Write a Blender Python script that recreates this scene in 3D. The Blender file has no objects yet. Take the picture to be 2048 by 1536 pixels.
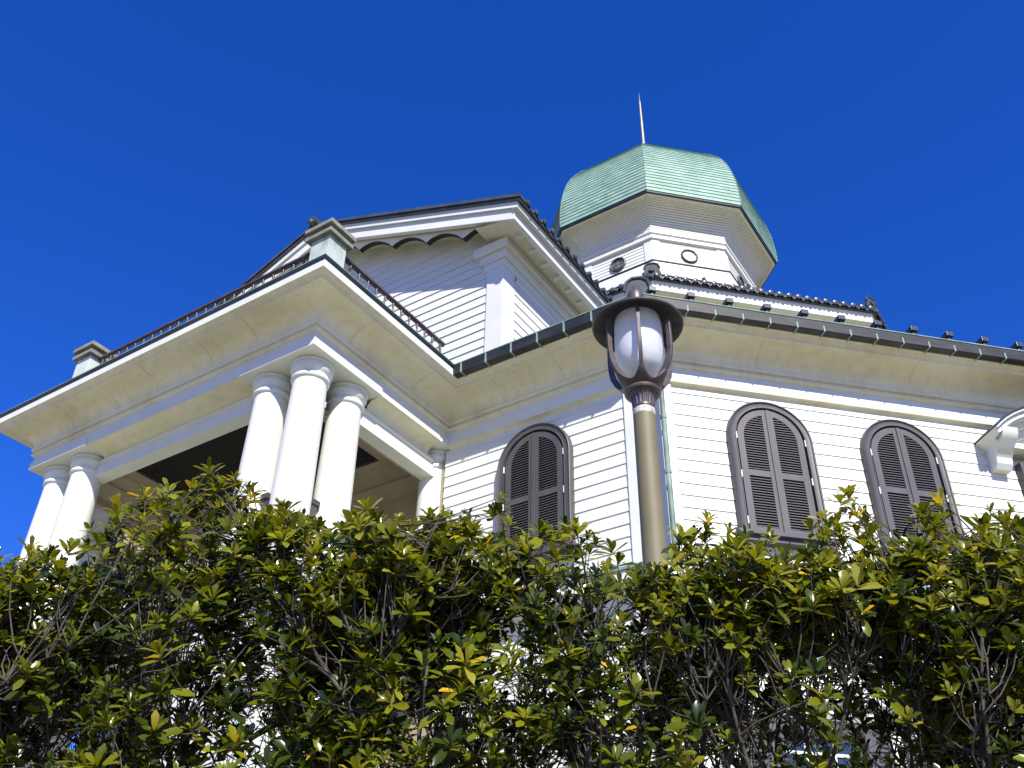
import bpy, bmesh, math, random
import numpy as np
from mathutils import Matrix, Vector

# ------------------------------------------------------------------ camera, sky, sun, exposure
sc = bpy.context.scene
COL = sc.collection
cam_d = bpy.data.cameras.new("camera")
cam_d.sensor_width = 36.0
cam_d.lens = 34.645
cam_d.clip_start = 0.05
cam_d.clip_end = 2000.0
cam = bpy.data.objects.new("camera", cam_d)
COL.objects.link(cam)
YAW, PITCH, ROLL = math.radians(-34.0146), math.radians(35.7504), math.radians(1.1358)
_f = Vector((math.sin(YAW) * math.cos(PITCH), math.cos(YAW) * math.cos(PITCH), math.sin(PITCH)))
_r = Vector((math.cos(YAW), -math.sin(YAW), 0))
_u = _r.cross(_f)
R2 = math.cos(ROLL) * _r + math.sin(ROLL) * _u
U2 = -math.sin(ROLL) * _r + math.cos(ROLL) * _u
cam.matrix_world = Matrix(((R2.x, U2.x, -_f.x, 0), (R2.y, U2.y, -_f.y, 0), (R2.z, U2.z, -_f.z, 0), (0, 0, 0, 1)))
sc.camera = cam

SUN = Vector((0.88, -0.74, 1.0)).normalized()
SUN_EL = math.asin(SUN.z)
SUN_ROT = math.atan2(SUN.x, SUN.y)
world = bpy.data.worlds.new("World")
sc.world = world
world.use_nodes = True
wn = world.node_tree.nodes
wl = world.node_tree.links
bg = wn["Background"]
sky = wn.new("ShaderNodeTexSky")
sky.sky_type = 'NISHITA'
sky.sun_disc = False
sky.sun_elevation = SUN_EL
sky.sun_rotation = SUN_ROT
sky.altitude = 600
sky.air_density = 1.0
sky.dust_density = 0.0
sky.ozone_density = 6.0
hsv = wn.new("ShaderNodeHueSaturation")
hsv.inputs['Saturation'].default_value = 1.25
wl.new(sky.outputs[0], hsv.inputs['Color'])
tintn = wn.new("ShaderNodeMixRGB")
tintn.blend_type = 'MULTIPLY'
tintn.inputs[0].default_value = 1.0
tintn.inputs[2].default_value = (0.93, 0.85, 1.56, 1)
wl.new(hsv.outputs[0], tintn.inputs[1])
wl.new(tintn.outputs[0], bg.inputs[0])
bg.inputs[1].default_value = 0.085

sun_d = bpy.data.lights.new("sun", 'SUN')
sun_d.energy = 5.0
sun_d.angle = math.radians(0.5)
sun_d.color = (1.0, 0.95, 0.86)
sun = bpy.data.objects.new("sun", sun_d)
COL.objects.link(sun)
sun.rotation_euler = SUN.to_track_quat('Z', 'Y').to_euler()
sun.location = SUN * 60

sc.view_settings.view_transform = 'Standard'
sc.view_settings.look = 'None'
sc.view_settings.exposure = 0.75
sc.view_settings.gamma = 1.0
sc.render.engine = 'CYCLES'
sc.cycles.max_bounces = 8
sc.cycles.diffuse_bounces = 4

# ------------------------------------------------------------------ materials
def mat(name):
    m = bpy.data.materials.new(name)
    m.use_nodes = True
    nt = m.node_tree
    return m, nt, nt.nodes, nt.links, nt.nodes["Principled BSDF"]

def ramp(n, stops):
    r = n.new("ShaderNodeValToRGB")
    el = r.color_ramp.elements
    while len(el) < len(stops):
        el.new(0.5)
    for e, (p, c) in zip(el, stops):
        e.position = p
        e.color = (*c, 1)
    return r

def noise(n, l, scale, detail=4, stretch=None, rough=0.55):
    t = n.new("ShaderNodeTexNoise")
    t.inputs['Scale'].default_value = scale
    t.inputs['Detail'].default_value = detail
    t.inputs['Roughness'].default_value = rough
    tc = n.new("ShaderNodeTexCoord")
    mp = n.new("ShaderNodeMapping")
    if stretch:
        mp.inputs['Scale'].default_value = stretch
    l.new(tc.outputs['Object'], mp.inputs['Vector'])
    l.new(mp.outputs[0], t.inputs['Vector'])
    return t

def simple(name, c0, c1, scale=6.0, rough=0.6, stretch=None, bump=0.0, bscale=40, metal=0.0, c2=None, spec=0.5):
    m, nt, n, l, b = mat(name)
    t = noise(n, l, scale, 5, stretch)
    stops = [(0.3, c0), (0.7, c1)]
    if c2:
        stops = [(0.25, c2), (0.42, c0), (0.72, c1)]
    r = ramp(n, stops)
    l.new(t.outputs['Fac'], r.inputs[0])
    l.new(r.outputs[0], b.inputs['Base Color'])
    b.inputs['Roughness'].default_value = rough
    b.inputs['Metallic'].default_value = metal
    b.inputs['Specular IOR Level'].default_value = spec
    if bump > 0:
        t2 = noise(n, l, bscale, 6)
        bp = n.new("ShaderNodeBump")
        bp.inputs['Strength'].default_value = bump
        bp.inputs['Distance'].default_value = 0.01
        l.new(t2.outputs['Fac'], bp.inputs['Height'])
        l.new(bp.outputs[0], b.inputs['Normal'])
    return m

M = {}
M['clad'] = simple('white_board_paint', (0.57, 0.58, 0.525), (0.63, 0.64, 0.585), 2.2, 0.55, (1, 1, 4), 0.05, 60)
M['white'] = simple('white_trim_paint', (0.57, 0.58, 0.52), (0.63, 0.64, 0.58), 3.0, 0.5, None, 0.04, 50)
M['cream'] = simple('bounce_warmed_cove_white', (0.62, 0.60, 0.47), (0.68, 0.665, 0.55), 3.0, 0.55)  # tower cove white warmed to cream, standing in for warm bounce light
M['column'] = simple('white_column_paint', (0.62, 0.63, 0.57), (0.68, 0.69, 0.63), 2.5, 0.5, (1, 1, 0.3), 0.03, 50)
# weathered cream plaster of the coves, with real stains
def cornice_mat():
    m, nt, n, l, b = mat('weathered_cornice_plaster')
    t = noise(n, l, 1.1, 6)
    r = ramp(n, [(0.25, (0.57, 0.52, 0.34)), (0.45, (0.66, 0.625, 0.45)), (0.75, (0.70, 0.675, 0.52))])
    l.new(t.outputs['Fac'], r.inputs[0])
    t3 = noise(n, l, 7.0, 8, (1, 1, 0.35), 0.7)
    r3 = ramp(n, [(0.36, (0.66, 0.58, 0.42)), (0.55, (1, 1, 1))])
    l.new(t3.outputs['Fac'], r3.inputs[0])
    mx = n.new("ShaderNodeMixRGB")
    mx.blend_type = 'MULTIPLY'
    mx.inputs[0].default_value = 0.28
    l.new(r.outputs[0], mx.inputs[1])
    l.new(r3.outputs[0], mx.inputs[2])
    l.new(mx.outputs[0], b.inputs['Base Color'])
    b.inputs['Roughness'].default_value = 0.7
    t2 = noise(n, l, 70, 5)
    bp = n.new("ShaderNodeBump")
    bp.inputs['Strength'].default_value = 0.12
    bp.inputs['Distance'].default_value = 0.006
    l.new(t2.outputs['Fac'], bp.inputs['Height'])
    l.new(bp.outputs[0], b.inputs['Normal'])
    return m
M['cornice'] = cornice_mat()
M['seam'] = simple('seam_grime', (0.30, 0.26, 0.17), (0.48, 0.43, 0.30), 8, 0.9)
M['shutter'] = simple('brown_shutter_paint', (0.050, 0.046, 0.047), (0.072, 0.066, 0.067), 9, 0.5, (1, 1, 0.15), 0.06, 90)
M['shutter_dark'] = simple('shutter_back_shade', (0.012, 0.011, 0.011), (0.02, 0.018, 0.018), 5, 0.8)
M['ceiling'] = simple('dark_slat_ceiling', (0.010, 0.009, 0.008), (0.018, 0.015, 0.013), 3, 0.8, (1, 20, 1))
M['hinge'] = simple('pale_hinge_metal', (0.62, 0.60, 0.55), (0.75, 0.73, 0.68), 20, 0.4)
M['gutter'] = simple('aged_copper_gutter', (0.016, 0.016, 0.015), (0.042, 0.039, 0.037), 3.5, 0.5, (1, 1, 6), 0.04, 40, 0.1, (0.022, 0.036, 0.03))
M['patina'] = simple('green_copper_patina', (0.14, 0.225, 0.19), (0.25, 0.36, 0.31), 6, 0.65, None, 0.05, 40, 0, (0.10, 0.16, 0.13))
M['pipe'] = simple('streaked_copper_pipe', (0.10, 0.15, 0.125), (0.21, 0.29, 0.245), 9, 0.6, (1, 1, 0.4), 0.05, 40, 0, (0.07, 0.06, 0.05))
M['edge'] = simple('dark_copper_edge', (0.02, 0.028, 0.026), (0.05, 0.06, 0.055), 4, 0.4, (1, 1, 5), 0.03, 40, 0.4)
M['tile'] = simple('dark_grey_roof_tile', (0.035, 0.042, 0.045), (0.075, 0.085, 0.09), 5, 0.32, None, 0.05, 30)
M['stone'] = simple('grey_green_stone', (0.36, 0.42, 0.37), (0.52, 0.57, 0.51), 4, 0.8, (1, 1, 0.5), 0.2, 60, 0, (0.22, 0.25, 0.21))
M['stonecap'] = simple('weathered_cap_stone', (0.13, 0.135, 0.11), (0.24, 0.24, 0.20), 7, 0.9, None, 0.4, 50)
M['rail'] = simple('brown_iron_rail', (0.045, 0.035, 0.034), (0.09, 0.072, 0.07), 6, 0.4, None, 0.03, 40)
M['bronze'] = simple('mauve_brown_lamp_iron', (0.060, 0.049, 0.047), (0.105, 0.087, 0.084), 14, 0.42, None, 0.06, 120, 0.25)
M['hat_shade'] = simple('shaded_hat_underside', (0.022, 0.018, 0.018), (0.04, 0.033, 0.032), 12, 0.6)  # shade inside the lamp hat put into a darker brown
M['pole'] = simple('olive_pole_paint', (0.125, 0.108, 0.055), (0.155, 0.135, 0.072), 5, 0.62, None, 0.02, 60)
M['chip'] = simple('chipped_pale_paint', (0.16, 0.14, 0.10), (0.78, 0.76, 0.70), 55, 0.6, (1, 1, 2))
M['spire'] = simple('pale_bronze_spire', (0.26, 0.20, 0.13), (0.38, 0.31, 0.22), 3, 0.4, None, 0, 10, 0.3)
M['pane'] = simple('grey_window_glass', (0.05, 0.065, 0.06), (0.14, 0.15, 0.12), 3, 0.08)
M['white_pane'] = simple('white_window_pane', (0.78, 0.78, 0.76), (0.82, 0.82, 0.8), 3, 0.5)  # plain white pane for the round window on the oblique face
M['blueglass'] = simple('blue_reflecting_glass', (0.02, 0.035, 0.06), (0.03, 0.05, 0.09), 2, 0.05)
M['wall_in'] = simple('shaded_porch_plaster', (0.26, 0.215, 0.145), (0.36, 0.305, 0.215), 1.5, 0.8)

def glass_mat():
    m, nt, n, l, b = mat('frosted_lamp_glass')
    b.inputs['Base Color'].default_value = (0.80, 0.82, 0.85, 1)
    b.inputs['Roughness'].default_value = 0.22
    t = noise(n, l, 30, 4)
    r = ramp(n, [(0.3, (0.74, 0.76, 0.80)), (0.7, (0.82, 0.84, 0.87))])
    l.new(t.outputs['Fac'], r.inputs[0])
    l.new(r.outputs[0], b.inputs['Base Color'])
    tr = n.new("ShaderNodeBsdfTranslucent")
    l.new(r.outputs[0], tr.inputs[0])
    mx = n.new("ShaderNodeMixShader")
    mx.inputs[0].default_value = 0.45
    l.new(b.outputs[0], mx.inputs[1])
    l.new(tr.outputs[0], mx.inputs[2])
    l.new(mx.outputs[0], n["Material Output"].inputs[0])
    return m
M['glass'] = glass_mat()

def dome_mat():
    m, nt, n, l, b = mat('shingled_copper_patina')
    uv = n.new("ShaderNodeUVMap")
    uv.uv_map = 'UVMap'
    br = n.new("ShaderNodeTexBrick")
    br.inputs['Scale'].default_value = 1.0
    br.inputs['Mortar Size'].default_value = 0.02
    br.inputs['Mortar Smooth'].default_value = 0.3
    br.inputs['Brick Width'].default_value = 2.1
    br.inputs['Row Height'].default_value = 1.0
    br.inputs['Bias'].default_value = 0.0
    br.inputs['Color1'].default_value = (0.185, 0.315, 0.245, 1)
    br.inputs['Color2'].default_value = (0.26, 0.395, 0.315, 1)
    br.inputs['Mortar'].default_value = (0.07, 0.125, 0.10, 1)
    l.new(uv.outputs[0], br.inputs['Vector'])
    t = noise(n, l, 0.8, 6, (1, 1, 0.6))
    r = ramp(n, [(0.35, (0.72, 0.76, 0.74)), (0.6, (1, 1, 1))])
    l.new(t.outputs['Fac'], r.inputs[0])
    mx = n.new("ShaderNodeMixRGB")
    mx.blend_type = 'MULTIPLY'
    mx.inputs[0].default_value = 0.75
    l.new(br.outputs[0], mx.inputs[1])
    l.new(r.outputs[0], mx.inputs[2])
    l.new(mx.outputs[0], b.inputs['Base Color'])
    b.inputs['Roughness'].default_value = 0.6
    return m
M['dome'] = dome_mat()

def leaf_mat():
    m, nt, n, l, b = mat('glossy_hedge_leaf')
    at = n.new("ShaderNodeAttribute")
    at.attribute_name = 'tint'
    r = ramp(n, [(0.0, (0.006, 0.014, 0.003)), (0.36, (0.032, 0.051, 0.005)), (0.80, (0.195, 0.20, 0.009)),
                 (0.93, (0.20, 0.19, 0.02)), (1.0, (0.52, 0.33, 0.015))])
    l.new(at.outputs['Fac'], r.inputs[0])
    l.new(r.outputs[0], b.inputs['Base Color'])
    b.inputs['Roughness'].default_value = 0.24
    b.inputs['Specular IOR Level'].default_value = 0.42
    tr = n.new("ShaderNodeBsdfTranslucent")
    mxc = n.new("ShaderNodeMixRGB")
    mxc.blend_type = 'MULTIPLY'
    mxc.inputs[0].default_value = 1.0
    mxc.inputs[2].default_value = (2.0, 1.9, 0.6, 1)
    l.new(r.outputs[0], mxc.inputs[1])
    l.new(mxc.outputs[0], tr.inputs[0])
    mx = n.new("ShaderNodeMixShader")
    mx.inputs[0].default_value = 0.25
    l.new(b.outputs[0], mx.inputs[1])
    l.new(tr.outputs[0], mx.inputs[2])
    l.new(mx.outputs[0], n["Material Output"].inputs[0])
    return m
M['leaf'] = leaf_mat()
M['bark'] = simple('grey_brown_bark', (0.014, 0.011, 0.009), (0.085, 0.073, 0.058), 45, 0.85, (1, 1, 0.4), 0.3, 160)
M['ground'] = simple('pale_gravel', (0.20, 0.185, 0.11), (0.31, 0.285, 0.18), 1.5, 0.95, None, 0.4, 60)

# ------------------------------------------------------------------ mesh helpers
S = 0.75                                   # metres per drawing unit of the building
BASE = Vector((-12.05 * S, 24.0 * S, -1.6))
ZG = -1.6 / S                              # ground in drawing units

class MB:
    def __init__(self):
        self.v, self.f, self.m, self.uv = [], [], [], []
    def add(self, vs, fs, mi=0, uvs=None):
        o = len(self.v)
        self.v.extend(vs)
        for k, f in enumerate(fs):
            self.f.append(tuple(i + o for i in f))
            self.m.append(mi)
            self.uv.append(uvs[k] if uvs else None)
    def box(self, x0, x1, y0, y1, z0, z1, mi=0):
        vs = [(x, y, z) for z in (z0, z1) for y in (y0, y1) for x in (x0, x1)]
        self.add(vs, [(0, 2, 3, 1), (4, 5, 7, 6), (0, 1, 5, 4), (2, 6, 7, 3), (0, 4, 6, 2), (1, 3, 7, 5)], mi)
    def obox(self, p, t, n, a0, a1, b0, b1, z0, z1, mi=0):
        # box along direction t (a), outward n (b) from plan point p
        vs = [(p[0] + t[0] * a + n[0] * b, p[1] + t[1] * a + n[1] * b, z) for z in (z0, z1) for b in (b0, b1) for a in (a0, a1)]
        self.add(vs, [(0, 2, 3, 1), (4, 5, 7, 6), (0, 1, 5, 4), (2, 6, 7, 3), (0, 4, 6, 2), (1, 3, 7, 5)], mi)
    def sweep(self, prof, path, closed=False, cprof=False, mi=0, caps=True):
        n = len(path)
        nr = []
        segs = n if closed else n - 1
        for i in range(segs):
            a, b = path[i], path[(i + 1) % n]
            d = (b[0] - a[0], b[1] - a[1])
            L = math.hypot(*d)
            nr.append((d[1] / L, -d[0] / L))
        vs = []
        for i in range(n):
            if closed:
                n1, n2 = nr[i - 1], nr[i]
            else:
                n1, n2 = nr[max(i - 1, 0)], nr[min(i, segs - 1)]
            k = 1 + n1[0] * n2[0] + n1[1] * n2[1]
            mx, my = (n1[0] + n2[0]) / k, (n1[1] + n2[1]) / k
            for (o, z) in prof:
                vs.append((path[i][0] + mx * o, path[i][1] + my * o, z))
        m = len(prof)
        fs = []
        for i in range(segs):
            j = (i + 1) % n
            for k in range(m if cprof else m - 1):
                k2 = (k + 1) % m
                fs.append((i * m + k, j * m + k, j * m + k2, i * m + k2))
        if cprof and caps and not closed:
            fs.append(tuple(range(m)))
            fs.append(tuple(reversed(range((n - 1) * m, n * m))))
        self.add(vs, fs, mi)
    def lathe(self, prof, cx=0, cy=0, n=24, a0=0.0, mi=0, uv=False, rmod=None):
        vs, fs, uvs = [], [], []
        for (r, z) in prof:
            for k in range(n):
                a = a0 + 2 * math.pi * k / n
                rr = r * (rmod(k) if rmod else 1)
                vs.append((cx + rr * math.cos(a), cy + rr * math.sin(a), z))
        for i in range(len(prof) - 1):
            for k in range(n):
                k2 = (k + 1) % n
                fs.append((i * n + k, i * n + k2, (i + 1) * n + k2, (i + 1) * n + k))
                if uv:
                    w0 = prof[i][0] * math.sin(math.pi / n)
                    w1 = prof[i + 1][0] * math.sin(math.pi / n)
                    c = 50 + 13.7 * k
                    uvs.append(((c - w0) / .3, i / 2.), )
                    uvs[-1] = [((c - w0) / .15, i / 2.), ((c + w0) / .15, i / 2.), ((c + w1) / .15, (i + 1) / 2.), ((c - w1) / .15, (i + 1) / 2.)]
        self.add(vs, fs, mi, uvs if uv else None)
    def tube(self, pts, rad, n=6, mi=0, cap=True):
        vs, fs = [], []
        P = [Vector(p) for p in pts]
        prev = None
        for i, p in enumerate(P):
            d = (P[min(i + 1, len(P) - 1)] - P[max(i - 1, 0)]).normalized()
            if prev is None:
                ref = Vector((0, 0, 1)) if abs(d.z) < .9 else Vector((1, 0, 0))
                a = d.cross(ref).normalized()
            else:
                a = (prev - d * prev.dot(d)).normalized()
            prev = a
            b = d.cross(a)
            r = rad[i] if isinstance(rad, (list, tuple)) else rad
            for k in range(n):
                t = 2 * math.pi * k / n
                vs.append(tuple(p + a * (r * math.cos(t)) + b * (r * math.sin(t))))
        for i in range(len(P) - 1):
            for k in range(n):
                k2 = (k + 1) % n
                fs.append((i * n + k, i * n + k2, (i + 1) * n + k2, (i + 1) * n + k))
        if cap:
            fs.append(tuple(reversed(range(n))))
            fs.append(tuple(range((len(P) - 1) * n, len(P) * n)))
        self.add(vs, fs, mi)
    def extrude(self, poly, p, t, n, b0, b1, mi=0, side_mi=None):
        # polygon of (a, z) in the vertical plane along t through p, extruded along n from b0 to b1
        m = len(poly)
        vs = [(p[0] + t[0] * a + n[0] * b, p[1] + t[1] * a + n[1] * b, z) for b in (b0, b1) for (a, z) in poly]
        self.add(vs, [tuple(range(m)), tuple(reversed(range(m, 2 * m)))], mi)
        self.add(vs, [(i, (i + 1) % m, m + (i + 1) % m, m + i) for i in range(m)], mi if side_mi is None else side_mi)
    def build(self, name, mats, parent=None, mode='b', smooth=None, bevel=0.0):
        # mode b: building units, absolute; l: building units, local; m: metres, local
        if mode == 'b':
            vs = [(x * S - BASE.x, y * S - BASE.y, z * S - BASE.z) for x, y, z in self.v]
        elif mode == 'l':
            vs = [(x * S, y * S, z * S) for x, y, z in self.v]
        else:
            vs = self.v
        me = bpy.data.meshes.new(name)
        me.from_pydata(vs, [], self.f)
        if not isinstance(mats, (list, tuple)):
            mats = [mats]
        for q in mats:
            me.materials.append(M[q])
        me.polygons.foreach_set('material_index', self.m)
        if any(u is not None for u in self.uv):
            ul = me.uv_layers.new(name='UVMap')
            k = 0
            for p, u in zip(me.polygons, self.uv):
                for q in range(p.loop_total):
                    if u is not None:
                        ul.data[k].uv = u[q]
                    k += 1
        bm = bmesh.new()
        bm.from_mesh(me)
        bmesh.ops.recalc_face_normals(bm, faces=bm.faces)
        bm.to_mesh(me)
        bm.free()
        if smooth is not None:
            me.polygons.foreach_set('use_smooth', [True] * len(me.polygons))
            me.set_sharp_from_angle(angle=math.radians(smooth))
        o = bpy.data.objects.new(name, me)
        COL.objects.link(o)
        if parent is not None:
            o.parent = parent
        if bevel:
            b = o.modifiers.new('bevel', 'BEVEL')
            b.width = bevel
            b.segments = 2
            b.limit_method = 'ANGLE'
            b.angle_limit = math.radians(40)
        return o

def thing(name, label, cat, loc, group=None):
    o = bpy.data.objects.new(name, None)
    COL.objects.link(o)
    o.location = loc
    o['label'] = label
    o['category'] = cat
    if group:
        o['group'] = group
    return o

def copy_child(src, parent, loc=None):
    c = src.copy()
    COL.objects.link(c)
    c.parent = parent
    if loc is not None:
        c.location = loc
    for ch in list(src.children):
        copy_child(ch, c)
    return c

def bloc(x, y, z):
    return Vector((x * S - BASE.x, y * S - BASE.y, z * S - BASE.z))

# ------------------------------------------------------------------ ground
g = MB()
g.add([(-400, -400, 0), (400, -400, 0), (400, 400, 0), (-400, 400, 0)], [(0, 1, 2, 3)])
ground = g.build('ground', 'ground', None, 'm')
ground.location = (0, 0, -1.6)
ground['kind'] = 'structure'

# ------------------------------------------------------------------ the hall (drawing units, see S)
hall = thing('hall', 'white clapboard hall with columned porch, gable, tiled roofs and green copper dome', 'building', BASE)

XL, XR, YF, YW = -16.14, -9.12, 8.115, 11.53       # porch frieze planes and main wall frieze plane
CF = -16.786                                       # x - y of the oblique frieze plane
BS = 0.09                                          # boards lie this far behind the frieze
XC = CF + YW                                       # corner of the two main walls, frieze
EC = (XC + 9.25, YW + 9.25)
PATH = [(XL, 13.5), (XL, YF), (XR, YF), (XR, YW), (XC, YW), EC, (EC[0], EC[1] + 9.25)]
MAIN = [(XR, YW), (XC, YW), EC, (EC[0], EC[1] + 9.25)]
D2 = 1 / math.sqrt(2)
CT, CN = (D2, D2), (D2, -D2)

# core of the house behind the boards
core = MB()
yb = YW + BS
cb = CF - BS * math.sqrt(2)
xcb = cb + yb
core.sweep([(-.02, ZG), (-.02, 9.4)], [(-9.3, yb), (xcb, yb), (xcb + 9.2, yb + 9.2), (xcb + 9.2, yb + 18.4), (xcb, yb + 27.6), (-18.8, yb + 27.6), (-24, yb + 20), (-24, yb + 4), (-16.5, yb)])
core.build('wall', 'wall_in', hall)

# lapped boards
def lap(z_anchor, pitch, z0, z1, d=0.019):
    k0 = math.floor((z0 - z_anchor) / pitch)
    pr = [(0.0, z_anchor + k0 * pitch)]
    k = k0
    while z_anchor + k * pitch < z1:
        a, b = z_anchor + k * pitch, min(z_anchor + (k + 1) * pitch, z1)
        pr += [(d, a), (d, a + .012), (.004, b)]
        k += 1
    return pr
w = MB()
w.sweep(lap(8.613, .2045, ZG, 9.15), [(-9.2, yb), (xcb - .39, yb)])
w.sweep(lap(8.613, .2045, ZG, 9.15), [(xcb + .39 * D2, yb + .39 * D2), (xcb + 9.25, yb + 9.25)])
rj = random.Random(8)
for k in range(22):                              # butt joints of the boards
    z_ = 8.613 - .2045 * rj.randint(1, 14)
    if k % 2:
        a_ = rj.uniform(.5, 8.5)
        w.obox((xcb, yb), CT, CN, a_, a_ + .004, .0, .0195, z_ + .014, z_ + .19, 1)
    else:
        a_ = rj.uniform(-9.0, xcb - .5)
        w.obox((a_, yb), (1, 0), (0, -1), 0, .004, .0, .0195, z_ + .014, z_ + .19, 1)
w.build('board_wall', ['clad', 'seam'], hall)
cbm = MB()
cbm.sweep([(0, ZG), (.045, ZG), (.045, 9.15), (0, 9.15)], [(xcb - .39, yb), (xcb, yb), (xcb + .39 * D2, yb + .39 * D2)], cprof=True)
cbm.build('corner_board', 'white', hall)

# entablature: frieze, mouldings, cove, crown, fascia
def cove(o0, z0, o1, z1, n=10):
    return [(o0 + (o1 - o0) * (1 - math.cos(math.pi / 2 * k / n)), z0 + (z1 - z0) * math.sin(math.pi / 2 * k / n)) for k in range(n + 1)]
fr = MB()
fr.sweep([(-.75, 9.19), (0, 9.19), (0, 9.44)], PATH)
fr.build('frieze', 'white', hall)
co = MB()
pr = [(0, 9.44), (.035, 9.455), (.055, 9.475), (.055, 9.50), (.02, 9.515), (.02, 9.545), (.055, 9.56), (.07, 9.585), (.07, 9.61), (.05, 9.635)]
pr += cove(.05, 9.64, .53, 9.895)[0:]
pr += [(.535, 9.93), (.555, 9.945), (.575, 9.95), (.59, 9.97), (.605, 9.99), (.63, 10.0)]
co.sweep(pr, PATH)
co.build('cornice', 'cornice', hall, smooth=32)
fa = MB()
fa.sweep([(.60, 10.001), (.632, 10.001), (.632, 10.14), (.3, 10.14)], PATH)
fa.build('fascia', 'white', hall)
dr = MB()
dr.sweep([(.3, 10.142), (.645, 10.142), (.66, 10.16), (.66, 10.20), (.63, 10.235), (.3, 10.262)], [(XL, 12.5), (XL, YF), (XR, YF), (XR, YW - .6)])
dr.build('roof_edge', 'edge', hall, smooth=50)
dl = MB()
dl.sweep([(.655, 10.19), (.668, 10.195), (.668, 10.207), (.652, 10.212)], [(XL, 12.5), (XL, YF), (XR, YF), (XR, YW - .7)], cprof=True)
dl.build('edge_lip', 'patina', hall)
# seams and cracks in the cove plaster (thin ridges of filler)
rs = random.Random(4)
def seam(px, py, tx, ty, nx, ny):
    pts = []
    for (o, z) in cove(.05, 9.64, .53, 9.895)[0:11]:
        j = rs.uniform(-.004, .004)
        pts.append((px + nx * (o + .002) + tx * j, py + ny * (o + .002) + ty * j, z - .002))
    q_ = MB()
    q_.tube(pts, .0022, 4)
    q_.build('plaster_seam', 'seam', hall)
for x in (-10.35, -11.4, -12.75, -13.8, -15.0):
    seam(x, YF, 1, 0, 0, -1)
for y in (8.8, 10.4):
    seam(XR, y, 0, 1, 1, 0)
seam(-7.9, YW, 1, 0, 0, -1)
seam(-6.7, YW, 1, 0, 0, -1)
for k in (1.9, 4.6):
    seam(XC + k * D2, YW + k * D2, D2, D2, D2, -D2)

# bed mould under the frieze of the main walls
bd = MB()
bd.sweep([(0, 9.189), (-.005, 9.178)] + [(-.005 - .08 * math.sin(math.pi / 2 * k / 6), 9.178 - .075 * (1 - math.cos(math.pi / 2 * k / 6)) - .0) for k in range(1, 7)] + [(-.092, 9.07)], [(XR, YW), (XC, YW), EC])
bd.build('bed_moulding', 'cornice', hall, smooth=40)

# ------------------------------------------------------------------ porch
blk = MB()
blk.box(XL + .01, XR - .01, YF + .76, YF + .80, 9.19, 9.9)
blk.build('inner_wall_band', 'wall_in', hall)
XLI, XRI = XL + .78, XR - .75
# abacus slabs
for slabs in (((-10.71, XR + .028, YF - .028, YF + .86), (-9.98, XR + .028, YF + .86, 9.705)),
              ((XL - .028, -14.52, YF - .028, YF + .86), (XL - .028, XL + .86, YF + .86, 9.705)),
              ((-9.98, XR + .028, 11.33, 12.0),)):
    ab = MB()
    if len(slabs) == 2:
        (x0, x1, y0, y1), (u0, u1, w0, w1) = slabs
        if u1 == x1:
            ab.v = []
            pl2 = [(x0, y0), (x1, y0), (x1, w1), (u0, w1), (u0, y1), (x0, y1)]
        else:
            pl2 = [(x0, y0), (x1, y0), (x1, y1), (u1, y1), (u1, w1), (x0, w1)]
        vs = [(a_, b_, z_) for z_ in (9.172, 9.318) for a_, b_ in pl2]
        ab.add(vs, [tuple(range(6)), tuple(range(6, 12))] + [(q, (q + 1) % 6, 6 + (q + 1) % 6, 6 + q) for q in range(6)])
    else:
        ab.box(*slabs[0], 9.172, 9.318)
    ab.build('abacus', 'white', hall, bevel=0.006)

shaft = [(.30, 6.15), (.292, 6.5), (.287, 7.2), (.277, 8.0), (.266, 8.84)]
cap = [(.266, 8.84), (.288, 8.85), (.302, 8.87), (.306, 8.895), (.298, 8.92), (.28, 8.935), (.28, 8.965), (.30, 8.99), (.322, 9.02), (.334, 9.055), (.33, 9.085),
       (.314, 9.105), (.314, 9.115), (.338, 9.125), (.346, 9.145), (.342, 9.165), (.33, 9.171)]
base = [(.40, 6.0), (.40, 6.06), (.37, 6.08), (.385, 6.11), (.37, 6.14), (.31, 6.155)]
c0 = MB()
c0.lathe(shaft, n=40)
col0 = c0.build('column', 'column', hall, 'l', smooth=40)
c1 = MB()
c1.lathe(cap, n=40)
c1.build('capital', 'white', col0, 'l', smooth=35)
c2 = MB()
c2.lathe(base, n=40)
c2.build('column_base', 'white', col0, 'l', smooth=35)
cols = [(-9.54, 8.55), (-10.36, 8.55), (-9.545, 9.365), (-15.72, 8.55), (-14.95, 8.55), (-15.72, 9.365), (-9.545, 11.76)]
for i, (x, y) in enumerate(cols):
    o = col0 if i == 0 else copy_child(col0, hall)
    o.location = (x * S - BASE.x, y * S - BASE.y, -BASE.z)

# lintel beams between the column clusters, with a recess under the frieze
lb = MB()
lb.sweep([(-.24, 9.11), (.02, 9.11), (.03, 9.09), (.03, 9.05), (.0, 9.03), (.0, 8.95), (.018, 8.94), (.018, 8.775), (-.24, 8.775)], [(-14.75, 8.53), (-10.5, 8.53)], cprof=True)
lb.sweep([(-.24, 9.0), (.02, 9.0), (.03, 8.98), (.03, 8.94), (.0, 8.92), (.0, 8.83), (.018, 8.82), (.018, 8.645), (-.24, 8.645)], [(-9.40, 9.5), (-9.40, 11.75)], cprof=True)
lb.build('lintel_beam', 'white', hall)
rc = MB()
rc.sweep([(-.01, 9.188), (-.05, 9.18), (-.25, 9.17), (-.38, 9.14), (-.42, 9.09), (-.46, 9.09)], [(-14.52, YF), (-10.71, YF)])
rc.sweep([(-.01, 9.188), (-.05, 9.175), (-.2, 9.15), (-.27, 9.08), (-.28, 9.0), (-.31, 9.0)], [(XR, 9.705), (XR, 11.35)])
rc.build('soffit', 'cornice', hall, smooth=40)
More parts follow.
